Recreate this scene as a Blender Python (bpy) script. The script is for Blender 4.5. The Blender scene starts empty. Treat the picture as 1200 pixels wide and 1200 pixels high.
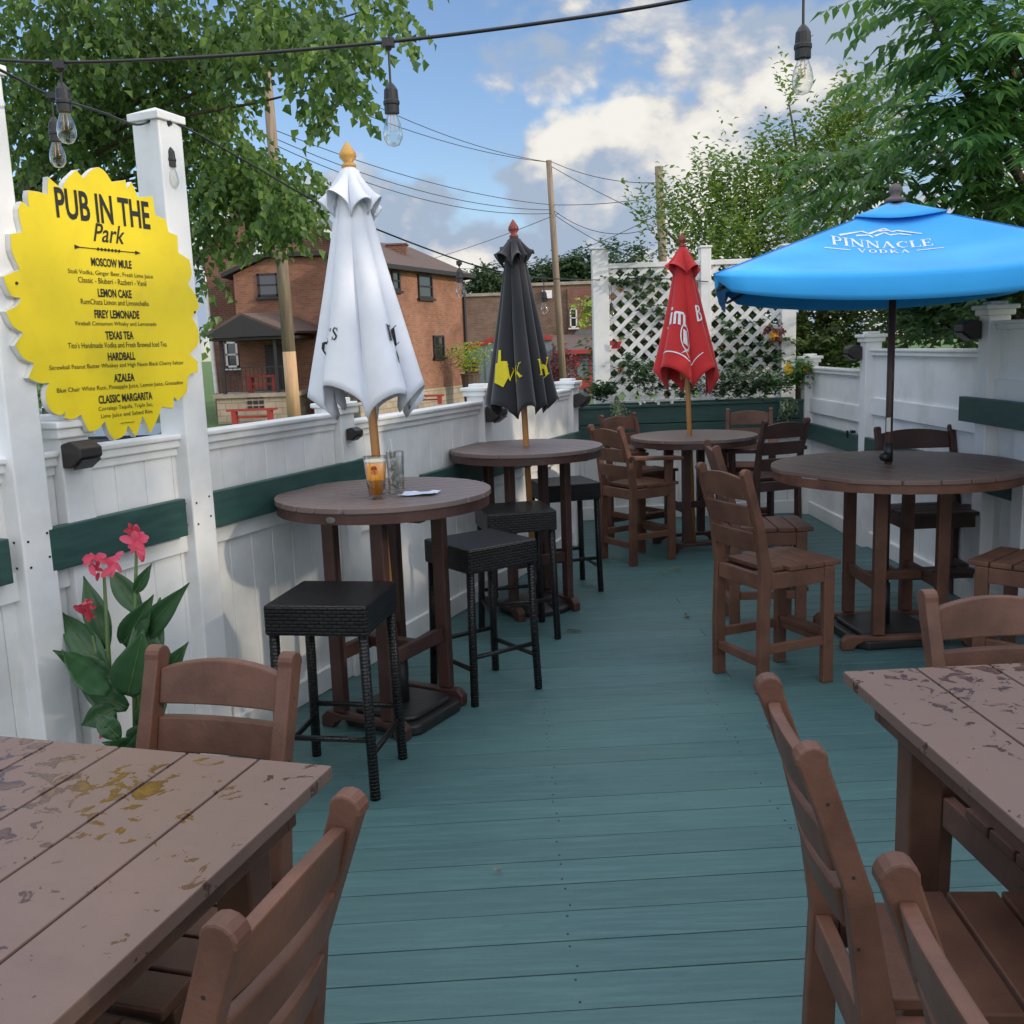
import bpy, bmesh, math, random
from mathutils import Vector, Matrix, noise
random.seed(7)
R=math.radians
scene=bpy.context.scene
COL=scene.collection
# ------------------------------------------------------------------ camera
HC=1.65; FPX=1155.0; PITCH=R(9.5); ROLL=R(2.07)
Fw=Vector((0,math.cos(PITCH),-math.sin(PITCH))); r0=Vector((1,0,0)); u0=Vector((0,math.sin(PITCH),math.cos(PITCH)))
CR=r0*math.cos(ROLL)-u0*math.sin(ROLL); CU=r0*math.sin(ROLL)+u0*math.cos(ROLL)
CP=Vector((0,0,HC))
cam_d=bpy.data.cameras.new('camera'); cam=bpy.data.objects.new('camera',cam_d); COL.objects.link(cam)
cam_d.sensor_width=36; cam_d.lens=36*FPX/1200; cam_d.clip_end=2000; cam_d.clip_start=.05
m=Matrix((CR,CU,-Fw)).transposed().to_4x4(); m.translation=CP; cam.matrix_world=m
scene.camera=cam
def _ray(x,y): return Fw*FPX+CR*(x-600)+CU*(600-y)
def at(x,y,Y):            # point seen at photo position x,y lying at depth Y
    d=_ray(x,y); return CP+d*(Y/d.y)
def gz(x,y,z=0.0):        # point seen at photo position x,y lying at height z
    d=_ray(x,y); return CP+d*((z-HC)/d.z)
# ------------------------------------------------------------------ materials
MATS={}
def N(nt,t,**k):
    n=nt.nodes.new(t)
    for a,v in k.items():
        if a in ('noise_dimensions','operation','blend_type','data_type','sky_type','offset','squash','wave_type','bands_direction','feature','attribute_name','distance','interpolation_type'): setattr(n,a,v)
        else: n.inputs[a.replace('_',' ')].default_value=v
    return n
def ramp(nt,src,stops,interp='LINEAR'):
    r=nt.nodes.new('ShaderNodeValToRGB'); cr=r.color_ramp; cr.interpolation=interp
    while len(cr.elements)<len(stops): cr.elements.new(.5)
    for e,(p,c) in zip(cr.elements,stops):
        e.position=p; e.color=(*c,1) if len(c)==3 else c
    nt.links.new(src,r.inputs['Fac']); return r.outputs['Color']
def base(name):
    m=bpy.data.materials.new(name); m.use_nodes=True; nt=m.node_tree; b=nt.nodes['Principled BSDF']; MATS[name]=m; return m,nt,b
def coord(nt,kind='Object',scale=(1,1,1)):
    tc=nt.nodes.new('ShaderNodeTexCoord'); mp=nt.nodes.new('ShaderNodeMapping'); mp.inputs['Scale'].default_value=scale
    nt.links.new(tc.outputs[kind],mp.inputs['Vector']); return mp.outputs['Vector']
def fac(nt,v,scale,detail=5,rough=.6,lo=.35,hi=.65):
    n=N(nt,'ShaderNodeTexNoise',Scale=scale,Detail=detail,Roughness=rough); nt.links.new(v,n.inputs['Vector'])
    mr=nt.nodes.new('ShaderNodeMapRange'); mr.inputs['From Min'].default_value=lo; mr.inputs['From Max'].default_value=hi
    nt.links.new(n.outputs['Fac'],mr.inputs['Value']); return mr.outputs['Result']
def mixc(nt,f,a,b,mode='MIX'):
    n=nt.nodes.new('ShaderNodeMix'); n.data_type='RGBA'; n.blend_type=mode
    for i,v in ((0,f),(6,a),(7,b)):
        if hasattr(v,'links') or isinstance(v,bpy.types.NodeSocket): nt.links.new(v,n.inputs[i])
        else: n.inputs[i].default_value=v if i==0 else (*v,1)
    return n.outputs[2]
def bump(nt,b,h,strength=.3,dist=.01):
    n=nt.nodes.new('ShaderNodeBump'); n.inputs['Strength'].default_value=strength; n.inputs['Distance'].default_value=dist
    nt.links.new(h,n.inputs['Height']); nt.links.new(n.outputs['Normal'],b.inputs['Normal'])
def pm(name,c1,c2=None,scale=8,rough=.5,bs=0,bscale=80,kind='Object',stretch=(1,1,1),metal=0,spec=.5,lo=.35,hi=.65,bd=.002,sheen=0):
    m,nt,b=base(name); v=coord(nt,kind,stretch)
    if c2 is None: c2=tuple(x*.82 for x in c1)
    f=fac(nt,v,scale,6,.6,lo,hi); nt.links.new(mixc(nt,f,c1,c2),b.inputs['Base Color'])
    b.inputs['Roughness'].default_value=rough; b.inputs['Metallic'].default_value=metal; b.inputs['Specular IOR Level'].default_value=spec
    if sheen: b.inputs['Sheen Weight'].default_value=sheen
    if bs:
        n=N(nt,'ShaderNodeTexNoise',Scale=bscale,Detail=4,Roughness=.6); nt.links.new(v,n.inputs['Vector']); bump(nt,b,n.outputs['Fac'],bs,bd)
    return m
pm('lumber',(.146,.069,.045),(.086,.040,.027),7,.46,.5,110,spec=.30,lo=.38,hi=.68)
pm('lumber_dark',(.072,.033,.027),(.046,.021,.017),7,.45,.5,110,spec=.45)
pm('white_vinyl',(.80,.80,.79),(.60,.60,.575),3.1,.42,.06,30,kind='Object',lo=.48,hi=.80)
pm('white_paint',(.78,.78,.77),(.64,.65,.65),3,.5,.15,60)
pm('green_paint',(.032,.088,.075),(.022,.064,.056),6,.5,.25,60,stretch=(1,1,6))
pm('black_plastic',(.012,.012,.013),(.02,.02,.02),10,.45)
pm('black_resin',(.014,.014,.015),None,10,.38)
pm('bronze_box',(.03,.024,.022),None,10,.5)
pm('bamboo',(.52,.25,.075),(.42,.18,.05),14,.4,stretch=(1,1,.1))
pm('gold_wood',(.60,.33,.07),(.5,.25,.05),14,.4)
pm('red_wood',(.25,.035,.02),None,14,.35)
pm('steel',(.35,.34,.33),None,14,.35,metal=1)
pm('grey_knob',(.13,.10,.095),None,14,.5)
pm('canvas_white',(.74,.77,.84),(.66,.69,.77),5,.85,.2,260,sheen=.2)
pm('canvas_black',(.012,.0125,.016),(.009,.009,.012),5,.85,.2,260,sheen=.3)
pm('canvas_red',(.58,.020,.022),(.50,.016,.018),5,.8,.2,260,sheen=.2)
pm('canvas_blue',(.035,.40,.86),(.028,.36,.82),3,.8,.2,260,sheen=.2)
pm('canvas_navy_seam',(.015,.22,.60),None,3,.9)
pm('canvas_navy',(.006,.02,.075),None,3,.9)
pm('ink',(.012,.012,.012),None,20,.6)
pm('ink_white',(.85,.87,.9),None,20,.7)
pm('ink_yellow',(.72,.60,.01),None,20,.7)
pm('sign_yellow',(.80,.62,.008),(.72,.53,.009),9,.42,.1,40,lo=.5,hi=.85)
pm('concrete',(.36,.31,.24),(.24,.20,.155),3,.85,.4,20)
pm('red_paint',(.36,.035,.028),(.27,.028,.022),6,.6)
pm('asphalt',(.05,.05,.052),(.035,.035,.036),6,.9,.4,60)
pm('shingle_brown',(.115,.075,.062),(.075,.05,.042),14,.85,.5,30)
pm('shingle_grey',(.13,.14,.145),(.09,.10,.105),14,.85,.5,30)
pm('shingle_black',(.02,.02,.022),(.03,.03,.03),14,.8,.5,30)
pm('trim_white',(.75,.75,.73),None,8,.5)
pm('trim_dark',(.018,.016,.016),None,8,.5)
pm('metal_siding',(.17,.22,.235),(.13,.17,.18),8,.6)
pm('pole_wood',(.27,.21,.15),(.17,.13,.095),4,.9,.6,40,stretch=(4,4,.3))
pm('pole_raw',(.52,.34,.19),(.36,.22,.12),4,.9,.6,40,stretch=(4,4,.3))
pm('wire',(.03,.03,.035),None,4,.6)
pm('terracotta',(.30,.12,.06),None,8,.8)
pm('car_paint',(.012,.012,.014),None,3,.18)
pm('car_paint_silver',(.35,.38,.42),None,3,.25,metal=.6)
pm('tyre',(.02,.02,.02),None,3,.9)
pm('bark',(.12,.085,.06),(.07,.05,.035),9,.95,.8,30,stretch=(3,3,.6),bd=.02)
pm('stem_green',(.09,.16,.04),None,8,.5)
pm('deck_litter',(.30,.20,.10),(.10,.06,.03),30,.9)
pm('napkin',(.62,.68,.78),(.45,.55,.72),40,.8)
pm('soil',(.03,.02,.014),None,20,.95,.6,40)
def weave(name):
    m,nt,b=base(name); v=coord(nt,'UV')
    br=N(nt,'ShaderNodeTexBrick',Scale=1.0); br.offset=.5
    br.inputs['Brick Width'].default_value=.034; br.inputs['Row Height'].default_value=.0135; br.inputs['Mortar Size'].default_value=.0030; br.inputs['Mortar Smooth'].default_value=.8
    br.inputs['Color1'].default_value=(.006,.0055,.007,1); br.inputs['Color2'].default_value=(.017,.0155,.0165,1); br.inputs['Mortar'].default_value=(.003,.003,.003,1)
    nt.links.new(v,br.inputs['Vector']); nt.links.new(br.outputs['Color'],b.inputs['Base Color'])
    inv=nt.nodes.new('ShaderNodeMath'); inv.operation='SUBTRACT'; inv.inputs[0].default_value=1; nt.links.new(br.outputs['Fac'],inv.inputs[1])
    bump(nt,b,inv.outputs[0],1.0,.012); b.inputs['Roughness'].default_value=.34; b.inputs['Specular IOR Level'].default_value=.4
weave('wicker')
def brick(name,c1,c2,mortar,w=.22,h=.075,ms=.011,dirt=(.5,.45,.4)):
    m,nt,b=base(name); v=coord(nt,'UV')
    br=N(nt,'ShaderNodeTexBrick',Scale=1.0); br.offset=.5
    br.inputs['Brick Width'].default_value=w; br.inputs['Row Height'].default_value=h; br.inputs['Mortar Size'].default_value=ms; br.inputs['Bias'].default_value=-.2
    br.inputs['Color1'].default_value=(*c1,1); br.inputs['Color2'].default_value=(*c2,1); br.inputs['Mortar'].default_value=(*mortar,1)
    nt.links.new(v,br.inputs['Vector'])
    f=fac(nt,v,.7,6,.7,.4,.75); c=mixc(nt,f,br.outputs['Color'],dirt,'MULTIPLY')
    nt.links.new(c,b.inputs['Base Color']); b.inputs['Roughness'].default_value=.9
    inv=nt.nodes.new('ShaderNodeMath'); inv.operation='SUBTRACT'; inv.inputs[0].default_value=1; nt.links.new(br.outputs['Fac'],inv.inputs[1])
    bump(nt,b,inv.outputs[0],.6,.01)
brick('brick_orange',(.33,.130,.068),(.22,.086,.048),(.24,.17,.13))
brick('brick_dark',(.20,.075,.048),(.125,.05,.036),(.20,.14,.11))
brick('brick_brown',(.22,.13,.09),(.15,.09,.065),(.22,.17,.13),.24,.09)
brick('block',(.42,.35,.26),(.35,.29,.21),(.25,.21,.16),.4,.2,.012)
# deck paint
def deckmat():
    m,nt,b=base('deck_paint'); v=coord(nt,'Object',(1,1,1)); vs=coord(nt,'Object',(1,14,1))
    f1=fac(nt,v,.55,4,.6,.38,.62); c=mixc(nt,f1,(.058,.134,.134),(.044,.108,.120))
    f2=fac(nt,vs,3,8,.7,.45,.7); c=mixc(nt,f2,c,(.072,.162,.160))
    f3=fac(nt,vs,7,8,.75,.60,.78); c=mixc(nt,f3,c,(.040,.098,.108))
    f4=fac(nt,v,6,8,.75,.61,.74); c=mixc(nt,f4,c,(.038,.088,.098))
    g=nt.nodes.new('ShaderNodeNewGeometry'); hs=nt.nodes.new('ShaderNodeHueSaturation'); mr=nt.nodes.new('ShaderNodeMapRange')
    mr.inputs['To Min'].default_value=.92; mr.inputs['To Max'].default_value=1.07
    nt.links.new(g.outputs['Random Per Island'],mr.inputs['Value']); nt.links.new(mr.outputs['Result'],hs.inputs['Value']); nt.links.new(c,hs.inputs['Color'])
    nt.links.new(hs.outputs['Color'],b.inputs['Base Color'])
    rr=fac(nt,vs,2,6,.6,.3,.7); mr2=nt.nodes.new('ShaderNodeMapRange'); mr2.inputs['To Min'].default_value=.42; mr2.inputs['To Max'].default_value=.62
    nt.links.new(rr,mr2.inputs['Value']); nt.links.new(mr2.outputs['Result'],b.inputs['Roughness'])
    n=N(nt,'ShaderNodeTexNoise',Scale=22,Detail=6,Roughness=.7); nt.links.new(vs,n.inputs['Vector']); bump(nt,b,n.outputs['Fac'],.35,.004)
deckmat()
# wet dining table tops
def wetmat(name,dry,wet,thr,bg=(.30,.19,.06)):
    m,nt,b=base(name); v=coord(nt,'Object',(1,1,1))
    w=N(nt,'ShaderNodeTexNoise',Scale=3.0,Detail=2,Roughness=.5); nt.links.new(v,w.inputs['Vector'])
    a=N(nt,'ShaderNodeTexNoise',Scale=24,Detail=5,Roughness=.62,Distortion=.6); nt.links.new(v,a.inputs['Vector'])
    mm=nt.nodes.new('ShaderNodeMath'); mm.operation='MULTIPLY_ADD'; mm.inputs[1].default_value=.5; nt.links.new(w.outputs['Fac'],mm.inputs[0]); nt.links.new(a.outputs['Fac'],mm.inputs[2])
    s=nt.nodes.new('ShaderNodeMapRange'); s.inputs['From Min'].default_value=thr; s.inputs['From Max'].default_value=thr+.025; nt.links.new(mm.outputs[0],s.inputs['Value'])
    s2=nt.nodes.new('ShaderNodeMapRange'); s2.inputs['From Min'].default_value=thr+.08; s2.inputs['From Max'].default_value=thr+.13; nt.links.new(mm.outputs[0],s2.inputs['Value'])
    f=fac(nt,v,6,6,.7,.3,.7); fs=fac(nt,coord(nt,'Object',(3,60,3)),2,5,.7,.3,.7)
    d=mixc(nt,f,dry,tuple(x*.78 for x in dry)); d=mixc(nt,fs,d,tuple(x*.92 for x in dry))
    c=mixc(nt,s.outputs['Result'],d,wet); c=mixc(nt,s2.outputs['Result'],c,bg)  # last mix: golden reflection in the wet patches, put into the colour
    nt.links.new(c,b.inputs['Base Color'])
    mr=nt.nodes.new('ShaderNodeMapRange'); mr.inputs['To Min'].default_value=.46; mr.inputs['To Max'].default_value=.10; nt.links.new(s.outputs['Result'],mr.inputs['Value']); nt.links.new(mr.outputs['Result'],b.inputs['Roughness'])
    n=N(nt,'ShaderNodeTexNoise',Scale=190,Detail=3,Roughness=.6); nt.links.new(v,n.inputs['Vector']); bump(nt,b,n.outputs['Fac'],.18,.002)
wetmat('lumber_top',(.185,.118,.094),(.080,.038,.024),.835,(.135,.068,.030)); wetmat('lumber_round',(.165,.108,.088),(.12,.06,.04),1.3)
wetmat('lumber_bar',(.17,.125,.115),(.06,.032,.026),1.3,(.05,.025,.02))
# foliage
def leafmat(name,c1,c2,c3,rough=.45,tr=.35):
    m,nt,b=base(name); g=nt.nodes.new('ShaderNodeNewGeometry')
    col=ramp(nt,g.outputs['Random Per Island'],[(0,c1),(.55,c2),(1,c3)])
    v=coord(nt,'Object'); f=fac(nt,v,1.1,3,.5,.35,.65); col=mixc(nt,f,col,tuple(x*.5 for x in c2),'MIX') if False else col
    nt.links.new(col,b.inputs['Base Color']); b.inputs['Roughness'].default_value=rough
    t=nt.nodes.new('ShaderNodeBsdfTranslucent'); mx=nt.nodes.new('ShaderNodeMixShader'); mx.inputs[0].default_value=tr
    hs=nt.nodes.new('ShaderNodeHueSaturation'); hs.inputs['Value'].default_value=1.6; hs.inputs['Hue'].default_value=.485; nt.links.new(col,hs.inputs['Color']); nt.links.new(hs.outputs['Color'],t.inputs['Color'])
    out=nt.nodes['Material Output']; nt.links.new(b.outputs[0],mx.inputs[1]); nt.links.new(t.outputs[0],mx.inputs[2]); nt.links.new(mx.outputs[0],out.inputs['Surface'])
leafmat('leaf_maple',(.045,.105,.022),(.085,.165,.035),(.18,.28,.06),.45,.45)
leafmat('leaf_privet',(.06,.13,.02),(.11,.20,.03),(.20,.28,.05))
leafmat('leaf_sumac',(.035,.11,.028),(.07,.17,.04),(.13,.26,.05),.42,.45)
leafmat('leaf_hedge',(.025,.06,.018),(.055,.10,.022),(.12,.17,.03))
leafmat('leaf_far',(.02,.05,.018),(.035,.07,.02),(.05,.09,.03))
leafmat('leaf_canna',(.03,.09,.035),(.045,.12,.045),(.055,.14,.05),.35,.2)
leafmat('leaf_vine',(.02,.06,.02),(.035,.085,.03),(.06,.12,.035))
leafmat('leaf_pale',(.10,.15,.08),(.18,.24,.13),(.35,.40,.28))
leafmat('leaf_lime',(.16,.26,.03),(.25,.36,.04),(.36,.42,.05))
leafmat('petal_pink',(.62,.06,.10),(.75,.10,.17),(.80,.22,.28),.5,.3)
leafmat('petal_red',(.35,.02,.04),(.45,.03,.05),(.5,.05,.07),.5,.3)
leafmat('petal_yellow',(.75,.35,.01),(.8,.45,.02),(.8,.55,.03),.5,.3)
leafmat('petal_white',(.6,.6,.5),(.75,.75,.65),(.8,.8,.75),.5,.3)
leafmat('leaf_maroon',(.10,.02,.02),(.16,.03,.03),(.2,.04,.03))
def lawnmat():
    m,nt,b=base('lawn'); v=coord(nt,'Object'); f=fac(nt,v,1.2,8,.7,.35,.65); c=mixc(nt,f,(.085,.15,.03),(.05,.10,.025))
    f2=fac(nt,v,14,6,.7,.5,.7); c=mixc(nt,f2,c,(.14,.19,.05)); nt.links.new(c,b.inputs['Base Color']); b.inputs['Roughness'].default_value=.95
    n=N(nt,'ShaderNodeTexNoise',Scale=60,Detail=5,Roughness=.7); nt.links.new(v,n.inputs['Vector']); bump(nt,b,n.outputs['Fac'],.8,.05)
lawnmat()
def glassmat(name,col=(1,1,1),rough=.0,ior=1.45,alpha_mix=.0):
    m,nt,b=base(name); b.inputs['Base Color'].default_value=(*col,1); b.inputs['Transmission Weight'].default_value=1; b.inputs['Roughness'].default_value=rough; b.inputs['IOR'].default_value=ior
m,nt,b=base('beer'); b.inputs['Base Color'].default_value=(.92,.36,.008,1); b.inputs['Roughness'].default_value=.15; b.inputs['Transmission Weight'].default_value=.12; b.inputs['Subsurface Weight'].default_value=.0
def ice():
    m,nt,b=base('ice'); b.inputs['Base Color'].default_value=(.75,.80,.83,1); b.inputs['Transmission Weight'].default_value=.35; b.inputs['Roughness'].default_value=.12
ice()
def bulbmat(name,bl=.35):
    m,nt,b=base(name); g=nt.nodes.new('ShaderNodeBsdfGlossy'); g.inputs['Roughness'].default_value=.02; t=nt.nodes.new('ShaderNodeBsdfTransparent'); t.inputs['Color'].default_value=(.93,.93,.9,1)
    fr=nt.nodes.new('ShaderNodeLayerWeight'); fr.inputs['Blend'].default_value=bl; mx=nt.nodes.new('ShaderNodeMixShader'); nt.links.new(fr.outputs['Facing'],mx.inputs[0]); nt.links.new(t.outputs[0],mx.inputs[1]); nt.links.new(g.outputs[0],mx.inputs[2]); nt.links.new(mx.outputs[0],nt.nodes['Material Output'].inputs['Surface'])
bulbmat('bulb_glass'); bulbmat('glass',.25)
m,nt,b=base('filament'); b.inputs['Base Color'].default_value=(.8,.35,.08,1)
m,nt,b=base('window_glass'); b.inputs['Base Color'].default_value=(.015,.018,.022,1); b.inputs['Roughness'].default_value=.06; b.inputs['Specular IOR Level'].default_value=.8
m,nt,b=base('foam'); b.inputs['Base Color'].default_value=(.85,.8,.65,1); b.inputs['Roughness'].default_value=.9
m,nt,b=base('red_lens'); b.inputs['Base Color'].default_value=(.6,.02,.01,1); b.inputs['Roughness'].default_value=.2
m,nt,b=base('chrome'); b.inputs['Base Color'].default_value=(.8,.8,.8,1); b.inputs['Roughness'].default_value=.12; b.inputs['Metallic'].default_value=1
# ------------------------------------------------------------------ mesh builder
class MB:
    def __init__(s): s.v=[]; s.f=[]
    def add(s,vs,fs):
        o=len(s.v); s.v+= [tuple(v) for v in vs]; s.f+= [tuple(i+o for i in f) for f in fs]; return s
    def box(s,c,d,M=None):
        x,y,z=(q/2 for q in d); vs=[Vector((i*x,j*y,k*z)) for i in(-1,1) for j in(-1,1) for k in(-1,1)]
        if M is not None: vs=[M@q for q in vs]
        c=Vector(c); return s.add([q+c for q in vs],[(0,1,3,2),(4,6,7,5),(0,4,5,1),(2,3,7,6),(0,2,6,4),(1,5,7,3)])
    def bb(s,a,b): return s.box([(p+q)/2 for p,q in zip(a,b)],[abs(q-p) for p,q in zip(a,b)])
    def beam(s,p,q,w,h,up=(0,0,1)):
        p=Vector(p);q=Vector(q);d=(q-p); L=d.length; d.normalize(); up=Vector(up); x=d.cross(up)
        if x.length<1e-4: x=d.cross(Vector((0,1,0)))
        x.normalize(); z=x.cross(d); M=Matrix((x,d,z)).transposed(); return s.box((p+q)/2,(w,L,h),M)
    def tube(s,pts,r,n=10,cap=True):
        pts=[Vector(p) for p in pts]; rs=r if isinstance(r,(list,tuple)) else [r]*len(pts); o=[]; prev=None
        for i,p in enumerate(pts):
            d=(pts[min(i+1,len(pts)-1)]-pts[max(i-1,0)]).normalized()
            if prev is None:
                x=d.cross(Vector((0,0,1)));
                if x.length<.05: x=d.cross(Vector((1,0,0)))
            else: x=prev-d*prev.dot(d)
            x.normalize(); prev=x; y=d.cross(x)
            for k in range(n):
                a=2*math.pi*k/n; o.append(p+(x*math.cos(a)+y*math.sin(a))*rs[i])
        fs=[(i*n+k,i*n+(k+1)%n,(i+1)*n+(k+1)%n,(i+1)*n+k) for i in range(len(pts)-1) for k in range(n)]
        if cap: fs+= [tuple(range(n-1,-1,-1)),tuple((len(pts)-1)*n+k for k in range(n))]
        return s.add(o,fs)
    def lathe(s,prof,n=24,c=(0,0,0),capb=True,capt=True):
        c=Vector(c); o=[]
        for r,z in prof:
            for k in range(n):
                a=2*math.pi*k/n; o.append(c+Vector((r*math.cos(a),r*math.sin(a),z)))
        L=len(prof); fs=[(i*n+k,i*n+(k+1)%n,(i+1)*n+(k+1)%n,(i+1)*n+k) for i in range(L-1) for k in range(n)]
        if capb: fs.append(tuple(range(n-1,-1,-1)))
        if capt: fs.append(tuple((L-1)*n+k for k in range(n)))
        return s.add(o,fs)
    def prism(s,poly,a,b,axis='z',M=None):
        n=len(poly)
        def P(u,v,w): return {'z':Vector((u,v,w)),'x':Vector((w,u,v)),'y':Vector((u,w,v))}[axis]
        vs=[P(u,v,a) for u,v in poly]+[P(u,v,b) for u,v in poly]
        if M is not None: vs=[M@q for q in vs]
        return s.add(vs,[tuple(range(n-1,-1,-1)),tuple(range(n,2*n))]+[(i,(i+1)%n,(i+1)%n+n,i+n) for i in range(n)])
    def build(s,name,mat,parent=None,smooth=False,bevel=0,solid=0):
        me=bpy.data.meshes.new(name); me.from_pydata(s.v,[],s.f); me.update()
        uv=me.uv_layers.new(name='UVMap')
        for p in me.polygons:
            nx,ny,nz=(p.normal.x,p.normal.y,p.normal.z)
            if abs(nz)>.75:
                for li in p.loop_indices: c=me.vertices[me.loops[li].vertex_index].co; uv.data[li].uv=(c.x,c.y)
            else:
                l=math.hypot(nx,ny) or 1; tx,ty=-ny/l,nx/l
                for li in p.loop_indices: c=me.vertices[me.loops[li].vertex_index].co; uv.data[li].uv=(c.x*tx+c.y*ty,c.z)
        if smooth: me.polygons.foreach_set('use_smooth',[True]*len(me.polygons))
        me.materials.append(MATS[mat] if isinstance(mat,str) else mat)
        o=bpy.data.objects.new(name,me); COL.objects.link(o)
        if parent: o.parent=parent
        if solid: md=o.modifiers.new('s','SOLIDIFY'); md.thickness=solid; md.offset=0
        if bevel: md=o.modifiers.new('b','BEVEL'); md.width=bevel; md.segments=2; md.limit_method='ANGLE'; md.angle_limit=R(40); md.harden_normals=False
        return o
def thing(name,label,cat,loc=(0,0,0),rz=0,group=None):
    o=bpy.data.objects.new(name,None); COL.objects.link(o); o.location=loc; o.rotation_euler=(0,0,R(rz)); o.empty_display_size=.1
    return tag(o,label,cat,group)
def tag(o,label,cat,group=None):
    o['label']=label; o['category']=cat
    if group: o['group']=group
    return o
def struct(o): o['kind']='structure'; return o
KIDS={}
def kids(o): return [c for c in COL.objects if c.parent is o]
def dup(root,loc,rz,label,sx=None):
    def cp(o,par):
        c=o.copy(); COL.objects.link(c); c.parent=par
        for k in kids(o): cp(k,c)
        return c
    n=cp(root,None); n.location=loc; n.rotation_euler=(0,0,R(rz)); n['label']=label
    if sx: n.scale=sx
    return n
def text(s,size=.1,bold=0,sx=1,shear=0,spacing=1):
    c=bpy.data.curves.new('t','FONT'); c.body=s; c.size=size; c.align_x='CENTER'; c.align_y='CENTER'; c.offset=bold; c.shear=shear; c.space_character=spacing; c.resolution_u=3
    o=bpy.data.objects.new('t',c); COL.objects.link(o); dg=bpy.context.evaluated_depsgraph_get(); me=o.evaluated_get(dg).to_mesh()
    vs=[(v.co.x*sx,v.co.y) for v in me.vertices]; fs=[tuple(p.vertices) for p in me.polygons]
    o.evaluated_get(dg).to_mesh_clear(); bpy.data.objects.remove(o); bpy.data.curves.remove(c); return vs,fs
# stroke glyphs with serifs (unit height)
SER={'Y':(.78,[((.1,1),(.38,.5),.15),((.66,1),(.38,.5),.06),((.38,.5),(.38,0),.15),((0,1),(.26,1),.05),((.54,1),(.78,1),.05),((.22,0),(.54,0),.05)]),'P':(.62,[((.15,0),(.15,1),.15),((0,0),(.32,0),.05),((0,1),(.3,1),.05),((.15,.98),(.45,.96),.07),((.45,.96),(.57,.75),.13),((.57,.75),(.45,.52),.13),((.45,.52),(.15,.5),.07)]),
'I':(.34,[((.17,0),(.17,1),.15),((0,0),(.34,0),.05),((0,1),(.34,1),.05)]),
'N':(.82,[((.13,0),(.13,1),.06),((.13,1),(.68,0),.15),((.68,0),(.68,1),.06),((0,0),(.27,0),.05),((0,1),(.2,1),.05),((.56,1),(.82,1),.05)]),
'A':(.78,[((.1,0),(.38,1),.06),((.38,1),(.66,0),.15),((.2,.33),(.55,.33),.05),((0,0),(.24,0),.05),((.52,0),(.8,0),.05)]),
'C':(.72,[((.62,.8),(.4,.98),.06),((.4,.98),(.14,.75),.12),((.14,.75),(.12,.3),.15),((.12,.3),(.38,.02),.12),((.38,.02),(.64,.2),.06),((.63,.68),(.63,.98),.05)]),
'L':(.6,[((.15,0),(.15,1),.15),((0,1),(.3,1),.05),((0,.01),(.56,.01),.06),((.56,0),(.58,.28),.05)]),
'E':(.62,[((.15,0),(.15,1),.15),((0,.99),(.54,.99),.06),((0,.01),(.56,.01),.06),((.15,.51),(.42,.51),.06),((.54,.76),(.54,1),.05),((.57,0),(.57,.26),.05),((.42,.4),(.42,.62),.05)]),
'V':(.78,[((.12,1),(.38,0),.15),((.38,0),(.66,1),.06),((0,1),(.26,1),.05),((.54,1),(.8,1),.05)]),
'O':(.8,[((.4,1),(.14,.75),.1),((.14,.75),(.14,.25),.15),((.14,.25),(.4,0),.1),((.4,0),(.66,.25),.1),((.66,.25),(.66,.75),.15),((.66,.75),(.4,1),.1)]),
'D':(.78,[((.15,0),(.15,1),.15),((0,1),(.4,1),.06),((0,0),(.4,0),.06),((.4,1),(.62,.75),.1),((.62,.75),(.62,.25),.15),((.62,.25),(.4,0),.1)]),
'K':(.8,[((.15,0),(.15,1),.15),((0,0),(.3,0),.05),((0,1),(.3,1),.05),((.2,.42),(.6,1),.06),((.3,.55),(.66,0),.15),((.5,1),(.74,1),.05),((.54,0),(.8,0),.05)]),
'R':(.76,[((.15,0),(.15,1),.15),((0,0),(.32,0),.05),((0,1),(.3,1),.05),((.15,.98),(.45,.96),.07),((.45,.96),(.57,.76),.13),((.57,.76),(.45,.54),.13),((.45,.54),(.15,.52),.07),((.36,.52),(.64,0),.14),((.54,0),(.76,0),.05)]),
'S':(.6,[((.5,.8),(.3,.98),.07),((.3,.98),(.12,.78),.12),((.12,.78),(.48,.3),.15),((.48,.3),(.3,.02),.12),((.3,.02),(.08,.2),.07),((.5,.68),(.5,.98),.05),((.09,.02),(.09,.32),.05)]),
"'":(.24,[((.12,1),(.06,.74),.12)]),' ':(.4,[]),'B':(.7,[((.15,0),(.15,1),.16),((.1,1),(.42,.95),.1),((.42,.95),(.5,.75),.16),((.5,.75),(.2,.52),.12),((.4,.52),(.58,.3),.16),((.58,.3),(.4,.03),.16),((.4,.03),(.1,0),.1)]),
'J':(.55,[((.38,1),(.38,.25),.2),((.38,.25),(.2,.02),.18),((.2,.02),(.02,.18),.16),((.2,1),(.5,1),.08)]),
'i':(.3,[((.13,0),(.13,.7),.18),((.13,.84),(.13,1),.18)]),'m':(.9,[((.12,0),(.12,.7),.17),((.42,0),(.42,.68),.17),((.74,0),(.74,.66),.17),((.12,.68),(.74,.68),.13)])}
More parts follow.
